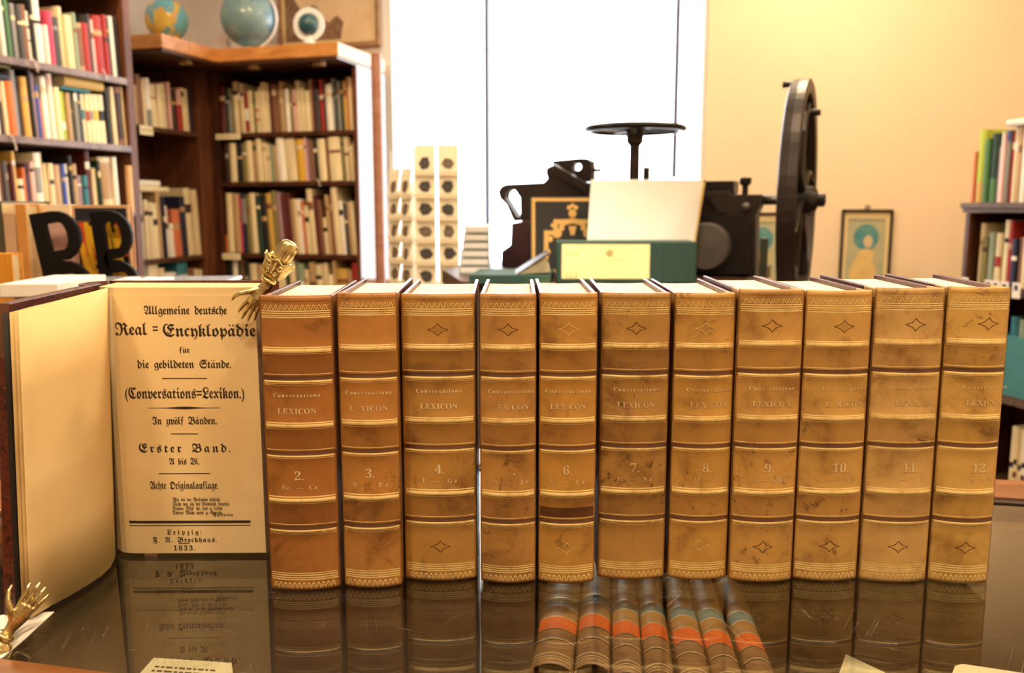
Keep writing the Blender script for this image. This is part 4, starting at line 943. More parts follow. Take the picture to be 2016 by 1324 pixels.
def tiebit(pl, px, y0, y1, label):
    s, z0 = pl.sz(px, y0); z1 = pl.z_at(s, y1); w = .0030
    mb = MB(); M = frame_of(pl); P = [Vector((s+x*.010, -.012, z0+(z1-z0)*t)) for t, x in ((0, -.6), (.2, .2), (.45, .5), (.7, .9), (1, 1.1))]
    mb.tube([M @ p for p in P], .0022, 6); tag(mb.build('label_cord', paper('ribbon_paper', '#e8d8cc')), label, 'cord', 'thin pale cords hanging from the shelf edges')
tiebit(Lp, 62, 116, 141, 'pale cord hanging from upper left shelf edge above the dark divider')
tiebit(Lp, 200, 138, 155, 'pale cord hanging from upper shelf edge beside the red book')
tiebit(Lp, 19, 266, 296, 'pale cord hanging from the second shelf of the left bookcase')
tiebit(B, 628, 352, 366, 'pale cord hanging from second shelf of the far bookcase')
# pale display box fixed to the side of the left bookcase
lr2 = Lp.s_at(268, .5)
# tan box at the end of the third left shelf
s0, z0 = Lp.off(-.02).sz(247, 418); s1, _ = Lp.off(-.02).sz(266, 418); zt3 = Lp.z_at(s0, 326)
mb = MB(); mb.box(s0+.004, s0+.022, -.045, -.027, z0, zt3, 0, frame_of(Lp)); ob = mb.build('archive_box', mat('tan_card', '#dcae78', .7), bevel=.002); tag(ob, 'plain tan box hanging on the post of the left bookcase', 'box')
# ---- right bookcase (R)
rs0 = R.s_at(1899, .2); rs1 = rs0+1.9
SR = [R.z_at(R.s_at(1905, .3), y) for y in (399, 556, 752)]; SR.append(SR[-1]-.36)
rootR = empty('bookcase', R.P((rs0+rs1)/2, FLOOR)); tag(rootR, 'grey-brown low bookcase along the right-hand wall', 'bookcase')
M_rd = wood('grey_brown_case_wood', '#4c382c', '#6e5646', 2.2, .45, (6, 6, 1))
fbox(rootR, R, 'side_panel', M_wd, [(rs0, rs0+.02, 0, .30, FLOOR, SR[0]-.035)], .002)
fbox(rootR, R, 'side_panel', M_rd, [(rs1-.02, rs1, 0, .30, FLOOR, SR[0]-.035)], .002)
fbox(rootR, R, 'back_panel', M_wd, [(rs0+.02, rs1-.02, .285, .30, FLOOR, SR[0]-.035)])
fbox(rootR, R, 'top_board', M_rd, [(rs0-.015, rs1, -.012, .30, SR[0]-.020, SR[0]), (rs0-.010, rs1, -.006, .30, SR[0]-.034, SR[0]-.0201)], .002)
for z in SR[1:]: fbox(rootR, R, 'shelf', M_rd, [(rs0+.021, rs1-.021, .002, .284, z-.030, z)], .001)
r1_ = [(100, 133, 520, 'f'), (136, 233, 230, 'l', [(0, .28, 'h')]), (236, 295, 350, 'g'), (297, 390, 280, 'G', [(0, .35, 'g')]), (393, 430, 450, 'M'), (432, 463, 260, 'w'), (465, 500, 300, 'p'), (502, 545, 240, 's', [(.85, 1, 'b')]), (547, 600, 260, 'r'), (602, 650, 190, 'c'), (652, 710, 190, 't'), (712, 780, 190, 'w'), (782, 840, 470, 'v'), (842, 920, 200, 'c'), (922, 1000, 260, 'r'), (1000, 1100, 200, 'n'), (1100, 1200, 240, 'c')]
shelf_books(R, r1_, 1890, 220, 6.62, SR[0], SR[0]+.6, 'on top of the right bookcase', 'books on top of the right bookcase', 0, .17, .01)
r2_ = [(120, 172, 260, 'c'), (174, 243, 450, 'O'), (245, 318, 380, 'q'), (320, 400, 390, 'c', [(.35, .55, 'r')]), (435, 498, 220, 'i'), (500, 550, 230, 'r'), (552, 622, 470, 'n'), (630, 688, 450, 'B'), (700, 768, 440, 'c'), (770, 850, 330, 'w'), (852, 960, 300, 'G'), (960, 1060, 330, 'c')]
shelf_books(R, r2_, 1890, 400, 6.62, SR[1], SR[0]-.035, 'on the right bookcase, shelf below the top', 'books inside the right bookcase', 0, .17, .02)
lying(R, 1981, 2040, 230, 243, 'w', 'white book with blue corner lying across books on the right bookcase', .0, .17)
mb = MB(); s0 = R.s_at(1962, -.1); s1 = R.s_at(2075, -.1); zt_ = R.z_at(s0+.02, 657)
M = frame_of(R)
for b in ((s0, s1, .0, .006, SR[2]+.0005, zt_), (s0, s1, .204, .21, SR[2]+.0005, zt_), (s0, s0+.006, .006, .204, SR[2]+.0005, zt_), (s1-.006, s1, .006, .204, SR[2]+.0005, zt_), (s0+.006, s1-.006, .006, .204, SR[2]+.0005, SR[2]+.006)): mb.box(*b, 0, M)
tag(mb.build('open_box', mat('teal_card', '#3d7f80', .6), bevel=.001), 'teal open box on the right bookcase shelf beside volume 12', 'box')
for i, (px0, px1, yt, k) in enumerate([(1972, 1990, 622, 'a'), (1991, 2004, 628, 'q'), (2005, 2017, 634, 'o'), (2018, 2040, 622, 'c')]):
    a_ = s0+.010+i*.034; b_ = a_+.032; zz = R.off(.05).z_at(a_, yt); mb, mats = book_mesh(b_-a_-.001, .13, zz-SR[2]-.007, k, None)
    ob = mb.build('book', mats); ob.matrix_world = Matrix.Translation(R.P(a_, SR[2]+.0065, .05)) @ Matrix.Rotation(R.ang, 4, 'Z'); tag(ob, CO[k][0]+' booklet poking out of the teal open box, '+['leftmost', 'second', 'third', 'rightmost'][i], 'book', 'booklets in the teal box')
r4_ = [(0, 8, 5, 'i'), (8, 15, 8, 'c'), (15, 23, 12, 'i'), (23, 31, 16, 'w'), (31, 39, 16, 'c'), (39, 48, 22, 'i')]
shelf_books(R, [(x0, x1, y, k, [(.3, .38, 'm'), (.48, .56, 'k')] if i % 2 else [(.42, .5, 'n')]) for i, (x0, x1, y, k) in enumerate(r4_)], 1966, 836, 1.0, SR[3], SR[2]-.031, 'on the right bookcase bottom shelf', 'cream books on the bottom shelf right', 0, .17, .03)
for i, (px, py) in enumerate(((1895, 535), (1941, 545), (1955, 552), (1972, 556), (1995, 562))):
    q = R.off(-.02); s, z = q.sz(px, py); M = frame_of(R); mb = MB(); zs = SR[1]
    mb.box(s-.002, s+.030, -.022, -.0206, zs-.030, zs+.022, 0, M); ob = mb.build('shelf_tag', plain('white_label_card', '#efe6da', .5)); tag(ob, 'white label with black print on right bookcase shelf edge, '+['farthest one', 'second farthest', 'middle one', 'fourth', 'nearest one'][i], 'label', 'white labels along the right shelf edge')
    mb = MB(); mb.box(s+.006, s+.020, -.0224, -.022, zs-.004, zs+.014, 0, M); mb.build('lettering', plain('label_black', '#15110e'), ob)

# ================================================================== globes on the cornice
def globe(px, py, rpx, D, label, mball, ring, base_z, stand=True):
    c = ony(px, py, D); r = rpx/FPX*D
    root = empty('globe', (c.x, c.y, base_z)); tag(root, label, 'globe', 'globes on top of the corner bookcase')
    o = Vector((0, 0, c.z-base_z)); tilt = Matrix.Translation(o) @ Matrix.Rotation(RM*.6, 4, 'Z') @ Matrix.Rotation(math.radians(23), 4, 'Y')
    mb = MB(); mb.sphere((0, 0, 0), r, 40, 24); b = mb.build('ball', mball, root, smooth=True); b.matrix_local = tilt
    if ring:
        mb = MB(); n = 40; R1 = r*1.05; R2 = r*ring; h = r*.05
        vs = []
        for k in range(n+1):
            a = math.pi*2*k/n
            for rr, y in ((R1, -h), (R2, -h), (R2, h), (R1, h)): vs.append((-rr*math.cos(a), y, rr*math.sin(a)))
        fs = [(4*i+j, 4*i+(j+1) % 4, 4*i+4+(j+1) % 4, 4*i+4+j) for i in range(n) for j in range(4)]
        mb.add(vs, fs); q = mb.build('meridian_ring', M_white, root, smooth=False); q.matrix_local = tilt
    hz = c.z-base_z
    mb = MB().lathe([(r*.62, 0), (r*.62, .006), (r*.35, .014), (.010, .022), (.008, max(.024, hz-r*1.02))], 28); mb.build('stand', M_white, root)
    return root
def globe_mat(name, sea, land1, land2, thr=.5, sc=9):
    t = NT(name); v = t.coords(); f = t.noise(v, sc, 5, .55, .3); g = t.noise(v, sc*2.2, 3)
    l_ = t.ramp(g, [(.35, rgb(land1)), (.65, rgb(land2))]); mi = t.n('ShaderNodeMix', data_type='RGBA'); k = t.ramp(f, [(thr, (0, 0, 0)), (thr+.02, (1, 1, 1))])
    t.l(k, mi.inputs['Factor']); mi.inputs['A'].default_value = (*rgb(sea), 1); t.l(l_, mi.inputs['B']); t.l(mi.outputs['Result'], t.b.inputs['Base Color'])
    t.b.inputs['Roughness'].default_value = .22; return t.m
globe(328, 40, 39, 4.10, 'small political globe in light blue with yellow and orange land, on bookcase corner', globe_mat('globe_political', '#74bccc', '#ecd766', '#e0b04c', .52, 6), 0, cz1)
globe(490, 37, 52, 4.16, 'large blue-grey globe with pale meridian ring, middle one on the cornice', globe_mat('globe_dark_sea', '#5f8698', '#6d8f96', '#86a09c', .47, 5), 1.10, cz1)
globe(608, 48, 20, 3.98, 'tiny dark teal globe with broad white ring near cornice end', globe_mat('globe_night', '#2d5560', '#54747a', '#3c5a50', .52, 30), 1.55, cz1)
mb = MB(); M = frame_of(B.off(-.02)); s0 = B.off(-.02).s_at(418, 1.05); s1 = B.off(-.02).s_at(480, 1.05)
mb.prism([(s0, cz1+.001), (s1-.065, cz1+.001), (s1-.065, cz1+.075), (s0+.09, cz1+.10)], -.05, -.01, 0, M); tag(mb.build('book_rest', plain('pale_pink_card', '#e6d6d0', .5)), 'pale sloping card wedge beside the large globe on the cornice', 'stand')
# ================================================================== pictures on the back wall
W_ = Plane(565, 4, -16); W_.b = Vector((E2.x*BACK, E2.y*BACK, 0))
def picture(pl, x0, x1, y0, y1, label, frame_m, fw, mount, art, depth=.03, hook=False):
    s0, za = pl.sz(x0, y1); s1, _ = pl.sz(x1, y1); sm = (s0+s1)/2; zb = pl.z_at(sm, y0); za = pl.z_at(sm, y1)
    root = empty('framed_picture', pl.P((s0+s1)/2, za, -.001)); root.rotation_euler = (0, 0, pl.ang); tag(root, label, 'picture', 'framed pictures on the walls')
    w, h = s1-s0, zb-za; hw = w/2
    mb = MB().box(-hw, hw, -depth, 0, 0, fw).box(-hw, hw, -depth, 0, h-fw, h).box(-hw, -hw+fw, -depth, 0, fw+.0001, h-fw-.0001).box(hw-fw, hw, -depth, 0, fw+.0001, h-fw-.0001); mb.build('frame', frame_m, root)
    MB().box(-hw+fw, hw-fw, -depth*.55, -.001, fw, h-fw).build('mount', mount, root)
    if art: art(root, hw-fw, fw, h-fw, -depth*.55)
    if hook: MB().tube([(0, -.006, h+.020), (.010, -.006, h+.012), (.006, -.006, h+.001), (-.006, -.006, h+.001), (-.010, -.006, h+.012), (0, -.006, h+.020)], .003, 6).build('hanging_ring', mat('ring_metal', '#8a7a5a', .4, .8), root)
    return root
def blob(mb, pts, y, th=.0006):
    mb.prism(pts, y-th, y)
def art_print(root, hw, z0, z1, y):
    h = z1-z0; w = 2*hw
    MB().box(-hw*.84, hw*.84, y-.0005, y, z0+h*.05, z1-h*.07).build('print_ground', paper('print_ground_'+root.name.replace('.', '_'), '#b9b08a', '#9aa690', 18), root)
    mb = MB(); n = 24; blob(mb, [(hw*.55*math.cos(math.pi*2*k/n), z0+h*.66+hw*.62*math.sin(math.pi*2*k/n)) for k in range(n)], y-.0006); mb.build('arch_shape', paper('print_teal', '#4f8a92', '#6f9a8c', 25), root)
    mb = MB(); blob(mb, [(-hw*.66, z0+h*.05), (hw*.5, z0+h*.05), (hw*.52, z0+h*.22), (hw*.30, z0+h*.34), (hw*.40, z0+h*.46), (hw*.1, z0+h*.50), (-hw*.22, z0+h*.49), (-hw*.42, z0+h*.36), (-hw*.62, z0+h*.24)], y-.0012)
    mb.build('draped_shape', paper('print_cream', '#dcc080', '#cfae70', 20), root)
    mb = MB(); blob(mb, [(hw*.1+hw*.20*math.cos(math.pi*2*k/16), z0+h*.60+hw*.30*math.sin(math.pi*2*k/16)) for k in range(16)], y-.0012); mb.build('pale_oval', paper('print_pale', '#cdb894'), root)
    mb = MB()
    for k in range(9): x = -hw*.8+k*hw*1.6/9; blob(mb, [(x, z1-h*.10), (x+hw*.12, z1-h*.10), (x+hw*.12, z1-h*.125), (x, z1-h*.125)], y-.0006)
    mb.build('border_pattern', paper('print_brown', '#8a7458'), root)
M_blackfr = plain('black_frame', '#1c120c', .35); M_goldfr = wood('brown_frame_wood', '#7a5838', '#b08a60', 3, .4)
M_mount = paper('mount_card', '#e2cc98')
picture(W_, 1649, 1749, 412, 566, 'black-framed teal and cream decorative print, right of the flywheel', M_blackfr, .012, M_mount, art_print, .02, True)
picture(W_, 1452, 1541, 418, 566, 'black-framed rosy decorative print partly behind the press flywheel', M_blackfr, .012, M_mount, art_print, .02)
def art_sketch(root, hw, z0, z1, y):
    MB().box(-hw*.93, hw*.93, y-.0005, y, z0+.02, z1-.02).build('drawing_ground', paper('sketch_paper', '#ead2a8', '#d8b88c', 5), root)
    h = z1-z0
    mb = MB(); rr = random.Random(5); top = [(-hw*.93+i*.02, z0+h*(.60+.07*math.sin(i*.9)+.05*rr.random())-i*.008) for i in range(18)]
    blob(mb, [(-hw*.93, z0+.02)]+top+[(top[-1][0]-.02, z0+.02)], y-.0007); mb.build('tree_shape', paper('sketch_brown', '#9c7c60', '#6f5440', 40), root)
    mb = MB(); mb.tube([(-hw*.3+t*.04, y-.001, z0+h*(.62+.16*math.sin(t*.35))) for t in range(9)], .004, 6, flat=.3); mb.build('branch_line', paper('sketch_line', '#c0a078'), root)
picture(W_, 554, 752, -70, 96, 'large pale landscape drawing in a brown frame above the cornice', M_goldfr, .022, M_mount, art_sketch, .03)
# slim wooden post between the bookcase and the window
pa, pb = ony(734, 300, 3.78), ony(755, 300, 3.78); mb = MB(); mb.tube([(0, 0, 0), (0, 0, ony(744, 106, 3.78).z-FLOOR)], (pb.x-pa.x)/2, 20)
tag(mb.build('wooden_post', wood('reddish_post_wood', '#8c5a44', '#a87860', 2, .4), loc=((pa.x+pb.x)/2, 3.78, FLOOR)), 'slim reddish wooden post standing between the far bookcase and the window', 'post')
# ================================================================== left table with letters and picture books
M_tbl = wood('left_table_wood', '#4a2c18', '#70482a', 2, .4)
TZ = .075
t = empty('side_table', (-.85, 1.55, FLOOR)); tag(t, 'dark wooden table behind the open book carrying the black letters', 'table')
x0, x1, y0, y1 = -1.22, -.42, 1.15, 1.86
MB().box(x0+.85, x1+.85, y0-1.55, y1-1.55, TZ-.03-FLOOR, TZ-FLOOR).build('table_top', M_tbl, t, bevel=.003)
for lx in (x0+.9, x1+.80):
    for ly in (y0-1.50, y1-1.60): MB().box(lx-.02, lx+.02, ly-.02, ly+.02, 0, TZ-.0305-FLOOR).build('leg', M_tbl, t)
F0 = lambda D: Plane(1008, D, 0)
M_blk = plain('black_letter_plastic', '#060607', .6, spec=.25)
def letterB(px_tl, px_bl, D, wpx, htop, label, tiltdeg, turn=0):
    """solid letter; width wpx pixels"""
    pl = F0(D); zt_ = pl.z_at(0, htop); h = zt_-TZ; w = wpx/FPX*D; 
    x = ony(px_bl, 620, D).x
    H_ = h; R_ = .30*H_
    def lobe(zc, rz, xr): return [(xr-rz*.95+rz*.95*math.sin(math.pi*k/10), zc-rz*math.cos(math.pi*k/10)) for k in range(11)]
    out = [(0, 0)]+lobe(H_*.27, H_*.27, w)[0:]+lobe(H_*.765, H_*.235, w*.96)[1:]+[(0, H_)]
    st = w*.30
    h1 = [(st, H_*.13)]+[(w*.60-0+.0+w*.14*math.sin(math.pi*k/8), H_*.27-H_*.14*math.cos(math.pi*k/8)) for k in range(9)]+[(st, H_*.41)]
    h2 = [(st, H_*.64)]+[(w*.56+w*.13*math.sin(math.pi*k/8), H_*.765-H_*.125*math.cos(math.pi*k/8)) for k in range(9)]+[(st, H_*.89)]
    mb = MB(); mb.prism(out, 0, .010, 0, None, [h1, h2])
    o = mb.build('letter_sign', M_blk, bevel=.001); a = math.radians(tiltdeg)
    o.matrix_world = Matrix.Translation((x, D, TZ+.0005)) @ Matrix.Rotation(math.radians(turn), 4, 'Z') @ Matrix.Rotation(-a, 4, 'Y'); tag(o, label, 'letter', 'black letters B on the left table'); return o
letterB(60, 104, 1.50, 95, 420, 'large black letter B leaning left, in front of the pink book', 9)
letterB(180, 207, 1.56, 80, 416, 'black letter B leaning before the yellow striped picture book', 5)
def standing(x0, x1, y0, D, th, label, m, name='book', turn=0, lean=0, mats2=None, z=TZ, pages_=True):
    pl = F0(D); a = ony(x0, 500, D).x; b = ony(x1, 500, D).x; zt_ = pl.z_at(0, y0); h = zt_-z
    root = empty(name, ((a+b)/2, D, z+.0006), math.radians(turn)); tag(root, label, 'book')
    w = (b-a)
    MB().box(-w/2, w/2, 0, .003, 0, h).box(-w/2, w/2, th-.003, th, 0, h).box(-w/2, -w/2+.003, .003, th-.003, 0, h).build('cover', m, root, bevel=.0006)
    MB().box(-w/2+.0032, w/2-.004, .0032, th-.0032, .004, h-.004).build('page_block', M_bp, root)
    return root, w, h
M_pink = paper('pink_cover', '#d9b4aa', '#cfa69c'); M_dkb = mat('dark_blue_cover', '#1c2438', .35, scale=20, var=.5)
r, w, h = standing(84, 146, 436, 1.56, .018, 'pale pink book standing behind the first black letter', M_pink)
V, F = layout('DAVID', serif, .012, h*.42); mb = MB(); mb.add([(-w*.10-y, -.0006, h*.80-(x+h*.21)) for x, y in V], F); mb.build('title_lettering', plain('faint_pink_print', '#b08c88', .7), r)
r, w, h = standing(147, 258, 404, 1.60, .020, 'picture book with dark blue top and yellow streaked cover behind second letter', mat('cream_cover', '#e2b48a', .5))
MB().box(-w/2+.006, w/2-.004, -.0007, -.0001, h-.030, h-.006).build('cover_band', M_dkb, r)
mb = MB(); MB().box(-w/2+.006, w/2-.004, -.0007, -.0001, .004, h-.031).build('cover_ground', plain('cover_dark', '#1e1a1c', .4), r)
rr = random.Random(9); ys = MB(); os_ = MB()
for k in range(70):
    x = -w/2+.008+rr.random()*(w-.032); z = rr.random()*(h-.075)+.006; L_ = .03+rr.random()*.06; wd = .004+rr.random()*.008
    (ys if rr.random() < .7 else os_).prism([(x, min(z+L_, h-.033)), (x+wd, min(z+L_, h-.033)), (x+wd+.010, z), (x+.010, z)], -.0010-.00002*k, -.0009)
ys.build('yellow_streak_pattern', plain('cover_yellow', '#f0c22c', .45), r); os_.build('orange_streak_pattern', plain('cover_orange', '#d8552c', .45), r)
standing(40, 145, 403, 1.66, .022, 'white-covered book standing behind the pink book and first letter', paper('white_cover', '#f4e8cc'))
standing(37, 57, 402, 1.60, .05, 'book with orange edges standing left of the first black letter', mat('orange_cover', '#dfa050', .5))
standing(12, 35, 420, 1.60, .17, 'pale beige slipcase standing left of the orange-edged book', mat('beige_slip', '#d8b896', .6))
standing(-4, 10, 396, 1.60, .17, 'dark olive book standing at the far left picture edge', mat('olive_cover', '#54503c', .6))
standing(-60, 22, 500, 1.33, .03, 'bright yellow-orange box file at the left edge of the table', mat('amber_cover', '#e09a28', .55, stretch=(30, 1, 1)))
# stack of portfolios and papers in front
def slab(name, x0, x1, D0, D1, z0, z1, label, m, cat, rot=0, bevel=.001, grp=None):
    ym = (D0+D1)/2; a = (x0-CX)/FPX*ym; b = (x1-CX)/FPX*ym; mb = MB(); M = Matrix.Translation(((a+b)/2, ym, 0)) @ Matrix.Rotation(math.radians(rot), 4, 'Z')
    mb.box(-(b-a)/2, (b-a)/2, -(D1-D0)/2, (D1-D0)/2, z0, z1, 0, M); return tag(mb.build(name, m, bevel=bevel), label, cat, grp)
slab('portfolio', 60, 430, 1.17, 1.30, TZ+.0006, .118, 'brown portfolio at the bottom of the stack behind the open book', mat('brown_port', '#6a4a30', .6), 'folder')
slab('portfolio', 80, 440, 1.165, 1.31, .1186, .158, 'blue-grey portfolio in the stack behind the open book', mat('bluegrey_port', '#7a8290', .4), 'folder')
M_sleeve = plain('grey_plastic_sleeve', '#aab0bc', .12)
slab('plastic_sleeve', 95, 425, 1.15, 1.44, .1586, .1640, 'glossy grey plastic sleeve lying on top of the portfolios', M_sleeve, 'folder', 4)
slab('paper_stack', 55, 160, 1.10, 1.25, .1646, .182, 'thick stack of bright white paper behind the open book', paper('bright_paper', '#fbf7ee'), 'paper', 3)
for i, (xa, xb) in enumerate([(235, 262), (276, 300), (306, 330)]):
    slab('paper_packet', xa, xb, 1.30, 1.36, .1646, .1690, 'small white packet on the plastic sleeve, '+['leftmost', 'middle', 'rightmost'][i]+' of three', paper('bright_paper', '#fbf7ee'), 'paper', 5, grp='white packets on the plastic sleeve')
# ================================================================== press table and press
PA = -24; PR = Plane(1588, 2.10, PA); MP = frame_of(PR)
PZ = .10
M_dt = wood('press_table_wood', '#2c1a10', '#4a2e1c', 2, .4)
t = empty('work_table', PR.P(-.6, FLOOR, .1)); t.rotation_euler = (0, 0, PR.ang); tag(t, 'dark wooden table carrying the iron press, green box and paper trays', 'table')
_o = [(-.40, -.18), (-.17, -.50), (.46, -.50), (.46, .42), (-.40, .42)]
MB().add([(x, y, z-FLOOR) for z in (PZ-.04, PZ) for x, y in _o], [(4, 3, 2, 1, 0), (5, 6, 7, 8, 9)]+[(i, (i+1) % 5, (i+1) % 5+5, i+5) for i in range(5)]).build('table_top', M_dt, t, bevel=.003)
for lx, ly in ((-.12, -.44), (.42, -.46), (.42, .38), (-.36, .38)):
    MB().box(lx-.03, lx+.03, ly-.03, ly+.03, 0, PZ-.0405-FLOOR).build('leg', M_dt, t)
M_iron = plain('black_cast_iron', '#1a1614', .38, .3); M_iron2 = mat('brown_black_iron', '#2e2422', .4, .35, var=.25, scale=12); M_steel = mat('worn_steel', '#6e6862', .35, .7, var=.3)
M_mar = mat('maroon_iron_paint', '#3c1c20', .45)
pr = empty('iron_press', PR.P(-.45, PZ, .05)); pr.rotation_euler = (0, 0, PR.ang); tag(pr, 'black cast-iron hand press with horizontal handwheel and large upright flywheel', 'printing press')
PI = (Matrix.Translation(pr.location) @ Matrix.Rotation(PR.ang, 4, 'Z')).inverted()
def ppart(mb, name, m, bevel=0, smooth=False, parent=None):
    mb.v = [Vector((v.x, v.y, max(v.z, PZ+.001))) if v.x < -.11 else v for v in mb.v]
    mb.v = [PI @ (MP @ v) for v in mb.v]; return mb.build(name, m, parent or pr, bevel=bevel, smooth=smooth)
def q(zx, zy, ox, oy, sc, off=0.0):
    P_ = PR.off(off) if off else PR
    return P_.sz(ox+zx/sc, oy+zy/sc)
c6 = lambda zx, zy, off=.02: q(zx, zy, 950, 150, 3.08, off); c7 = lambda zx, zy, off=.02: q(zx, zy, 1350, 150, 2.942, off)
# left cheek with loop
out = [(650, 1175), (250, 1175), (250, 870), (205, 880), (190, 850), (160, 780), (120, 740), (110, 700), (125, 670), (160, 655), (385, 645), (408, 620), (398, 590), (400, 560), (430, 542), (650, 690)]
hole = [(150, 735), (155, 705), (185, 682), (210, 690), (240, 735), (282, 775), (282, 850), (262, 868), (232, 866)]
hole = [(150, 735), (155, 705), (185, 682), (210, 690), (242, 735), (244, 850), (222, 850)]
hole2 = [(262, 775), (284, 790), (284, 850), (262, 858)]
mb = MB(); mb.prism([c6(*p, off=.10) for p in out], .08, .12, 0, None, [[c6(*p, off=.10) for p in hole]]); ppart(mb, 'left_cheek', M_iron2, .002)
mb = MB(); mb.prism([c6(*p, off=.07) for p in [(130, 1180), (130, 1060), (185, 1020), (190, 890), (270, 876), (300, 880), (300, 1180)]], .05, .079); ppart(mb, 'base_bracket', M_mar, .002)
mb = MB(); mb.prism([c6(*p, off=.12) for p in [(415, 512), (590, 496), (630, 498), (658, 515), (660, 640), (560, 640), (440, 560)]], .121, .16, 0, None, [[c6(568+30*math.cos(k*math.pi/5), 549+24*math.sin(k*math.pi/5), off=.12) for k in range(10)]]); ppart(mb, 'toggle_block', M_iron2, .002)
a, b = c6(660, 568, .12), c6(705, 568, .12); mb = MB(); mb.tube([(a[0]-.01, .14, a[1]), (b[0], .14, a[1])], .006, 10); ppart(mb, 'toggle_pin', M_steel, smooth=True)
a, b = c6(430, 556, .06), c6(660, 690, .06); mb = MB(); mb.prism([(a[0], a[1]+.012), (b[0], b[1]+.012), (b[0], b[1]-.014), (a[0], a[1]-.010)], .05, .0785); ppart(mb, 'diagonal_brace', M_iron2, .002)
# top beam, screw, handwheel
tb = c6(650, 650, 0.0)[1]; sA = c6(648, 650)[0]; sB = c6(1278, 625)[0]
mb = MB(); mb.box(sA-.02, c7(270, 790)[0], .03, .11, tb-.03, tb+.004); ppart(mb, 'top_beam', M_iron, .003)
hw = c6(925, 330, .06); M2 = Matrix.Translation((hw[0], .06, 0)); rw = 98/FPX*2.36
mb = MB(); prof = [(rw-.011+.011*math.cos(k*math.pi/5), .009*math.sin(k*math.pi/5)) for k in range(10)]
n = 56; zc = hw[1]+.004
vs = [Vector((r_*math.cos(2*math.pi*k/n), r_*math.sin(2*math.pi*k/n), zc+z_)) for r_, z_ in prof for k in range(n)]
fs = [(i*n+k, i*n+(k+1) % n, ((i+1) % 10)*n+(k+1) % n, ((i+1) % 10)*n+k) for i in range(10) for k in range(n)]
vs = [M2 @ v for v in vs]; mb.add(vs, fs); hwo = ppart(mb, 'handwheel_rim', M_iron, smooth=True)
mb = MB()
for k in range(4):
    a = math.pi/4+k*math.pi/2; mb.tube([M2 @ Vector((.012*math.cos(a), .012*math.sin(a), zc)), M2 @ Vector(((rw-.012)*math.cos(a), (rw-.012)*math.sin(a), zc))], [.011, .008], 8, flat=.6)
mb.lathe([(.022, zc-.030), (.026, zc-.012), (.024, zc+.008), (.012, zc+.014)], 24, M=M2); ppart(mb, 'handwheel_spokes', M_iron, parent=None)
mb = MB().lathe([(.0145, tb-.02), (.0145, zc-.045), (.022, zc-.038), (.024, zc-.026)], 20, M=M2); ppart(mb, 'press_screw', M_iron2, smooth=False)
kx = c6(1008, 600, .06); M3 = Matrix.Translation((kx[0], .05, 0)); kz = c6(1008, 560, .06)[1]
mb = MB().box(kx[0]-.012, kx[0]+.004, .04, .06, tb, kz+.004); ppart(mb, 'latch_stop', M_iron, .002)
# right housing
mb = MB(); mb.prism([c7(*p) for p in [(60, 668), (255, 664), (262, 684), (440, 684), (442, 720), (405, 800), (400, 1160), (60, 1160)]], .02, .10); ppart(mb, 'right_cheek', M_iron2, .003)
mb = MB(); mb.prism([c7(*p) for p in [(90, 800), (330, 800), (368, 818), (384, 860), (384, 1150), (90, 1150)]], .008, .0195); ppart(mb, 'cheek_panel', M_iron, .004)
mb = MB(); mb.prism([c7(*p) for p in [(120, 690), (150, 680), (235, 790), (200, 790)]], .004, .0192); ppart(mb, 'diagonal_brace', M_iron2, .001)
dc = c7(120, 985, -.02); rd = 46/FPX*2.2; M4 = Matrix.Translation((dc[0], 0, dc[1])); mb = MB(); mb.lathe([(.004, -.045), (rd*.93, -.042), (rd, -.034), (rd, .0045)], 44, M=M4, axis='y'); ppart(mb, 'round_disc', mat('disc_iron', '#5a5450', .45, .4, var=.15), smooth=False)
kb = c7(333, 684); M5 = Matrix.Translation((kb[0], .05, 0)); mb = MB().lathe([(.008, kb[1]-.002), (.008, kb[1]+.022), (.015, kb[1]+.028), (.016, kb[1]+.043), (.012, kb[1]+.045)], 18, M=M5); ppart(mb, 'oil_cup', M_iron)
bt = c7(345, 758, 0); mb = MB(); mb.sphere((bt[0], .012, bt[1]), .013, 14, 8); ppart(mb, 'bolt_head', M_steel, smooth=True)
# axle and flywheel
hb = c7(640, 715, 0); hub = PR.sz(1572, 393); z0 = hub[1]
mb = MB(); mb.tube([(c7(430, 715)[0], .06, z0), (hub[0]+.06, .06, z0)], .013, 18); ppart(mb, 'axle', M_steel, smooth=True)
RW = .302; Mx = Matrix.Translation((hub[0]-.005, .06, z0))
mb = MB(); n = 72; prof = [(RW, -.019), (RW+.0015, 0), (RW, .019), (RW-.006, .022), (RW-.034, .019), (RW-.036, 0), (RW-.034, -.019), (RW-.006, -.022)]
vs = [Mx @ Vector((x_, r_*math.cos(2*math.pi*k/n), r_*math.sin(2*math.pi*k/n))) for r_, x_ in prof for k in range(n)]; L_ = len(prof)
mb.add(vs, [(i*n+k, i*n+(k+1) % n, ((i+1) % L_)*n+(k+1) % n, ((i+1) % L_)*n+k) for i in range(L_) for k in range(n)]); fly = ppart(mb, 'flywheel_rim', M_iron2, smooth=False)
mb = MB()
for k in range(6):
    a0 = k*math.pi/3+.2; pts = []
    for j in range(6):
        r_ = .03+(RW-.062)*j/5; a = a0+.25*math.sin(math.pi*j/5); pts.append(Mx @ Vector((.002, r_*math.cos(a), r_*math.sin(a))))
    mb.tube(pts, [.017, .014, .012, .012, .013, .017], 10, flat=.7)
mb.lathe([(.020, -.050), (.034, -.045), (.036, .030), (.026, .045), (.018, .047), (.018, .062), (.010, .066)], 26, M=Mx, axis='x'); ppart(mb, 'flywheel_spokes', M_iron)
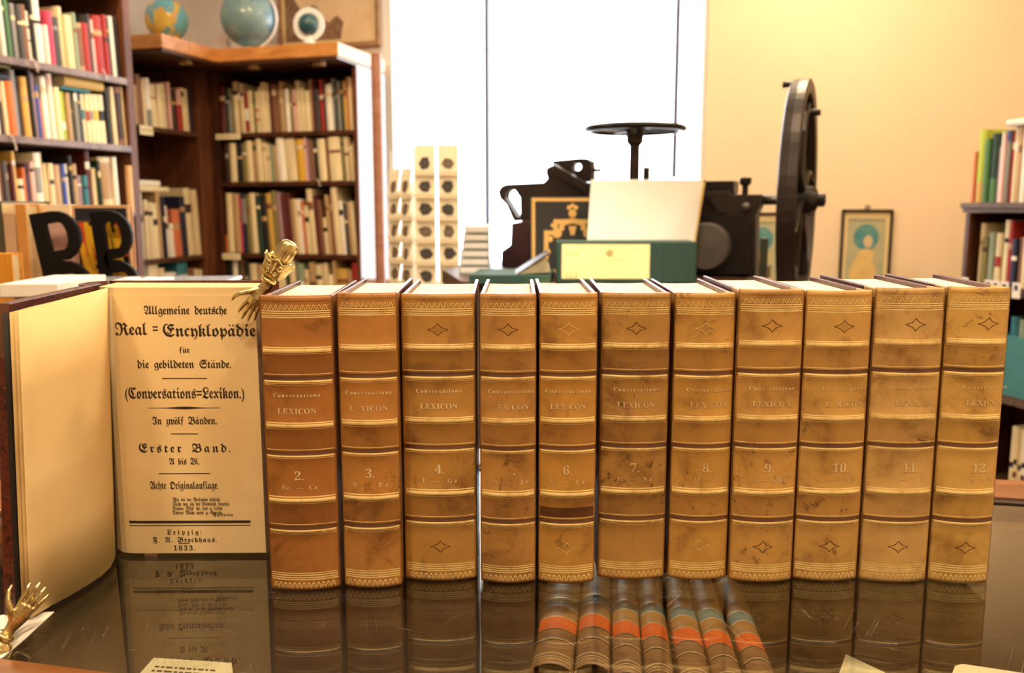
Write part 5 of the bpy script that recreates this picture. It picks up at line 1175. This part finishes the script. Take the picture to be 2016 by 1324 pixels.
mb = MB(); mb.tube([Mx @ Vector((-.020, -.06, RW*.94)), Mx @ Vector((-.045, -.06, RW*.94))], [.006, .009], 10); ppart(mb, 'crank_pin', M_iron)
mb = MB(); mb.tube([Mx @ Vector((.020, -.02, RW*.72)), Mx @ Vector((.045, -.02, RW*.72))], [.009, .009], 10); ppart(mb, 'crank_pin', M_iron)
mb = MB(); mb.box(c6(640, 650)[0], c7(100, 790)[0], .05, .10, PZ+.06, tb-.031); ppart(mb, 'platen_guide', M_iron)
mb = MB(); mb.box(c6(250, 1175)[0], c7(400, 1150)[0], .02, .16, PZ+.0006, PZ+.03); ppart(mb, 'bed_base', M_iron, .003)
mb = MB(); sR = c7(416, 1000)[0]; mb.box(sR+.004, sR+.022, .03, .06, PZ+.0006, z0-.10); ppart(mb, 'green_post', mat('green_grey_paint', '#3c4638', .5))
# ================================================================== objects in front of the press
def fitbox(x0, x1, D0, D1, ang): pass
GB = Plane(1230, 2.0, -1.5); s0, zb = GB.sz(1096, 553); s1, _ = GB.sz(1370, 553); zt_ = GB.z_at((s0+s1)/2, 476)
M_grn = mat('dark_green_cloth', '#1c3a2e', .7, var=.12, scale=120)
root = empty('archive_box', GB.P((s0+s1)/2, PZ+.0006, .12)); root.rotation_euler = (0, 0, GB.ang); w = s1-s0; h = zt_-PZ
tag(root, 'dark green cloth box with a large cream label, on the press table', 'box')
MB().box(-w/2, w/2, -.12, -.01, 0, h).build('case', M_grn, root, bevel=.002)
MB().box(w*.26, w*.262, -.1206, -.12, .004, h-.004).build('cloth_joint', plain('dark_green_line', '#10241c', .8), root)
MB().box(-w/2+.012, -w/2+w*.665, -.1212, -.12, .010, h-.006).build('label', paper('box_label_paper', '#ecdf9c', '#e4d090', 12), root)
mb = MB(); lx = -w/2+.012
for (t_, x_, z_, c_, wd) in (('E.V.Q', .010, .66, .012, .030), ('LL.3', .010, .12, .012, .028)):
    V, F = layout(t_, serif, c_, wd); mb.add([(lx+x_+wd/2+x, -.1214, h*z_+y) for x, y in V], F)
mb.box(lx+.052, lx+.053, -.1214, -.1212, .012, h-.008); mb.box(lx+.08, lx+.150, -.1214, -.1212, h*.56, h*.57)
mb.lathe([(.004, -.1214), (.009, -.1214), (.009, -.12125)], 16, M=Matrix.Translation((lx+.115, 0, h*.72)), axis='y'); mb.build('label_print', plain('faded_print', '#a89458', .8), root)
# white card-like book standing behind the green box
WP = Plane(1270, 2.125, -1.5); s0, _ = WP.sz(1163, 400); s1, _ = WP.sz(1386, 400); zt2_ = WP.z_at((s0+s1)/2, 354); h = zt2_-PZ
w = s1-s0; root = empty('picture_book', WP.P((s0+s1)/2-.004, PZ+.0006, .0)); root.rotation_euler = (0, 0, WP.ang); tag(root, 'wide white board-covered book standing upright behind the green box', 'book')
mb = MB(); mb.prism([(-w/2-.010, 0), (w/2-.030, 0), (w/2, h), (-w/2+.004, h)], -.006, 0); mb.build('cover', paper('white_board', '#fffdf6', '#fbf8e4', 4), root, bevel=.001)
mb = MB(); mb.prism([(-w/2-.008, .002), (w/2-.026, .002), (w/2+.006, h-.006), (-w/2+.006, h-.002)], .0005, .014); mb.build('page_block', paper('gold_edge_paper', '#e8c870'), root)
mb = MB(); mb.prism([(-w/2-.010, 0), (w/2-.028, 0), (w/2+.008, h), (-w/2+.004, h)], .0145, .018); mb.build('back_cover', M_iron2, root)
# black and gold ornate binding
BP = Plane(1110, 2.22, 2); s0, _ = BP.sz(1046, 500); s1 = s0+.23; zt_ = BP.z_at(s0, 386); h = zt_-PZ; w = s1-s0
root = empty('ornate_book', BP.P((s0+s1)/2, PZ+.0006, .04)); root.rotation_euler = (math.radians(-6), 0, BP.ang); tag(root, 'black book with gold ornamental cover standing left of the white book', 'book')
MB().box(-w/2, w/2, -.004, 0, 0, h).box(-w/2, w/2, .022, .026, 0, h).build('boards', mat('black_cloth', '#26282a', .5), root, bevel=.001)
MB().box(-w/2+.003, w/2-.002, .0003, .0217, .003, h-.003).build('page_block', M_bp, root)
M_or = gilt('ornate_gold', '#6a4a20', .9, (.95, .62, .22)); mb = MB()
def fr(x0, x1, z0, z1, t_, y=-.0048):
    for b in ((x0, x1, z1-t_, z1), (x0, x1, z0, z0+t_), (x0, x0+t_, z0+t_, z1-t_), (x1-t_, x1, z0+t_, z1-t_)): mb.box(b[0], b[1], y, -.004, b[2], b[3])
fr(-w/2+.004, w/2-.004, .004, h-.004, .009)
sx = w/.28
cxs = 0
for sgn in (-1, 1):
    mb.prism([(sgn*.010, h-.062), (sgn*.052, h-.062), (sgn*.052, h-.092), (sgn*.078, h-.092), (sgn*.078, h-.17), (sgn*.066, h-.17), (sgn*.066, h-.104), (sgn*.040, h-.104), (sgn*.040, h-.074), (sgn*.010, h-.074)], -.0046, -.004)
    for cx_, cz_, r_ in ((.042, h-.100, .013), (.062, h-.115, .009), (.070, h-.15, .010), (.030, h-.086, .008), (.054, h-.078, .006)):
        mb.prism([(sgn*cx_+r_*math.cos(2*math.pi*k/12), cz_+r_*math.sin(2*math.pi*k/12)) for k in range(12)], -.0052, -.0046)
mb.prism([(-.038, h-.078), (-.022, h-.064), (0, h-.058), (.022, h-.064), (.038, h-.078), (.030, h-.084), (.016, h-.076), (0, h-.073), (-.016, h-.076), (-.030, h-.084)], -.0050, -.004)
mb.prism([(-.011, h-.080), (.011, h-.080), (.005, h-.105), (-.005, h-.105)], -.0050, -.004)
for x_, z_, r_ in ((0, -.046, .011), (-.009, -.030, .0065), (.009, -.030, .0065), (0, -.024, .0055)):
    mb.prism([(x_+r_*math.cos(2*math.pi*k/12), h+z_+r_*math.sin(2*math.pi*k/12)) for k in range(12)], -.0052, -.004)
mb.build('gold_pattern', M_or, root)
# green portfolio lying flat and an open book wedge
slab('green_folder', 934, 1088, 1.97, 2.16, PZ+.0006, PZ+.022, 'flat dark green folder lying left of the green box', M_grn, 'folder', -6)
root = empty('open_book', ony(1045, 540, 1.90)); root.location.z = PZ+.0006; tag(root, 'small book lying half open with fanned pages beside the green box', 'book')
root.location.z = PZ+.0226; root.location.y = 2.03
MB().prism([(-.035, 0), (.045, .052), (.047, .049), (-.033, -.000)], -.05, .09).build('cover', M_iron2, root)
mb = MB()
for k in range(7): a = math.radians(4+4.2*k); mb.prism([(-.030, .0005+.0003*k), (-.030+.078*math.cos(a), .0005+.078*math.sin(a)), (-.030+.078*math.cos(a), .0020+.078*math.sin(a)), (-.030, .0008+.0003*k)], -.048, .085)
mb.build('fanned_pages', M_bp, root)
slab('yellow_sheet', 1054, 1094, 1.925, 1.962, PZ+.0006, PZ+.0020, 'yellowish paper sheet at the front edge of the press table', paper('yellow_sheet_paper', '#ead870'), 'paper', 3)
# letter trays near the window
M_tray = plain('pale_grey_tray', '#c4cccb', .35)
for k in range(6):
    z = PZ+.0006+.0222*k; D0 = 2.28
    a, b = ony(903+k*2.4, 520, D0).x, ony(963, 520, D0).x
    mb = MB().box(a, b, D0, D0+.24, z, z+.004).box(a, a+.003, D0+.004, D0+.24, z+.0041, z+.021).box(b-.003, b, D0+.004, D0+.24, z+.0041, z+.021).box(a+.0031, b-.0031, D0+.236, D0+.24, z+.0041, z+.021)
    tag(mb.build('letter_tray', M_tray), 'pale grey paper tray in the stack by the window, '+['bottom tray', 'second from bottom', 'third from bottom', 'fourth from bottom', 'fifth from bottom', 'topmost tray'][k], 'tray', 'stacked paper trays')
    tag(MB().box(a+.004, b-.004, D0+.002, D0+.23, z+.0045, z+.0175).build('paper_ream', paper('tray_paper', '#f6f4ee')), 'white paper lying in the '+['bottom', 'second', 'third', 'fourth', 'fifth', 'topmost'][k]+' grey paper tray from below', 'paper', 'papers in the trays')
# ================================================================== postcard rack
RC = Vector((-.405, 3.42, FLOOR)); root = empty('postcard_rack', RC); tag(root, 'white revolving wire rack of postcards in front of the window', 'rack')
M_wire = plain('white_wire', '#efe8dc', .35)
MB().lathe([(.22, 0), (.22, .012), (.05, .03), (.014, .035), (.014, 1.30)], 28).build('stand_pole', M_wire, root)
corner = ony(815, 405, 3.2); FD = (math.radians(4), math.radians(128))
cardm = paper('postcard_paper', '#f4ead0', '#eee0bc', 10); picm = [mat('postcard_dark', '#3a3630', .6, var=.5, scale=60), mat('postcard_brown', '#6a5a48', .6, var=.5, scale=60)]
rws = ['top', 'second', 'third', 'fourth', 'fifth', 'sixth', 'lowest']
for face in range(2):
    a = FD[face]; d = Vector((math.cos(a), math.sin(a), 0)); nrm = Vector((-math.sin(a), math.cos(a), 0)) if face == 0 else Vector((math.sin(a), -math.cos(a), 0))
    M = Matrix.Translation((corner.x, corner.y, 0)) @ Matrix(((d.x, nrm.x, 0, 0), (d.y, nrm.y, 0, 0), (0, 0, 1, 0), (0, 0, 0, 1)))
    wr = MB()
    q_ = .014*face
    for s_ in (q_, .088+q_, .176+q_): wr.tube([M @ Vector((s_, .012, -.45)), M @ Vector((s_, .012, .50))], .0022, 6)
    for r_ in range(8):
        z = (405-535)/FPX*3.2+H-.01+.0855*(r_-2)
        wr.tube([M @ Vector((q_, -.016, z-.030)), M @ Vector((.176+q_, -.016, z-.030))], .0016, 6); wr.tube([M @ Vector((q_, .014, z-.05)), M @ Vector((.176+q_, .012, z-.05))], .0016, 6)
        for s_ in (q_, .088+q_, .176+q_): wr.tube([M @ Vector((s_, .012, z-.05)), M @ Vector((s_, -.016, z-.030))], .0016, 6)
    wr.v = [v-RC for v in wr.v]; wr.build('wire_frame', M_wire, root)
    for r_ in range(6):
        z = (405-535)/FPX*3.2+H-.01+.0855*r_-.048
        if r_ == 5 and face == 1: continue
        for c_ in range(2):
            x0_ = .004+.088*c_+(.014 if face else 0); tl = M @ Matrix.Translation((x0_, -.012, z)) @ Matrix.Rotation(math.radians(-9), 4, 'X')
            cw, ch = .080, .118; co = MB().box(0, cw, 0, .0008, 0, ch).build('postcard', cardm); co.matrix_world = tl
            pn = rnd.randint(6, 8); pts = [(cw/2+cw*(.24+.18*rnd.random())*math.cos(2*math.pi*k/pn), ch*.38+ch*(.17+.09*rnd.random())*math.sin(2*math.pi*k/pn)) for k in range(pn)]
            p_ = MB().prism(pts, -.0005, -.0001).build('picture_print', picm[rnd.random() < .35 or face == 1], co)
            tag(co, 'dark pictured postcard, %s row from below, %s column, %s side of wire rack' % (['lowest', 'second', 'third', 'fourth', 'fifth', 'sixth'][r_], ['left', 'right'][c_], ['front', 'left'][face]), 'postcard', 'postcards in the wire rack')
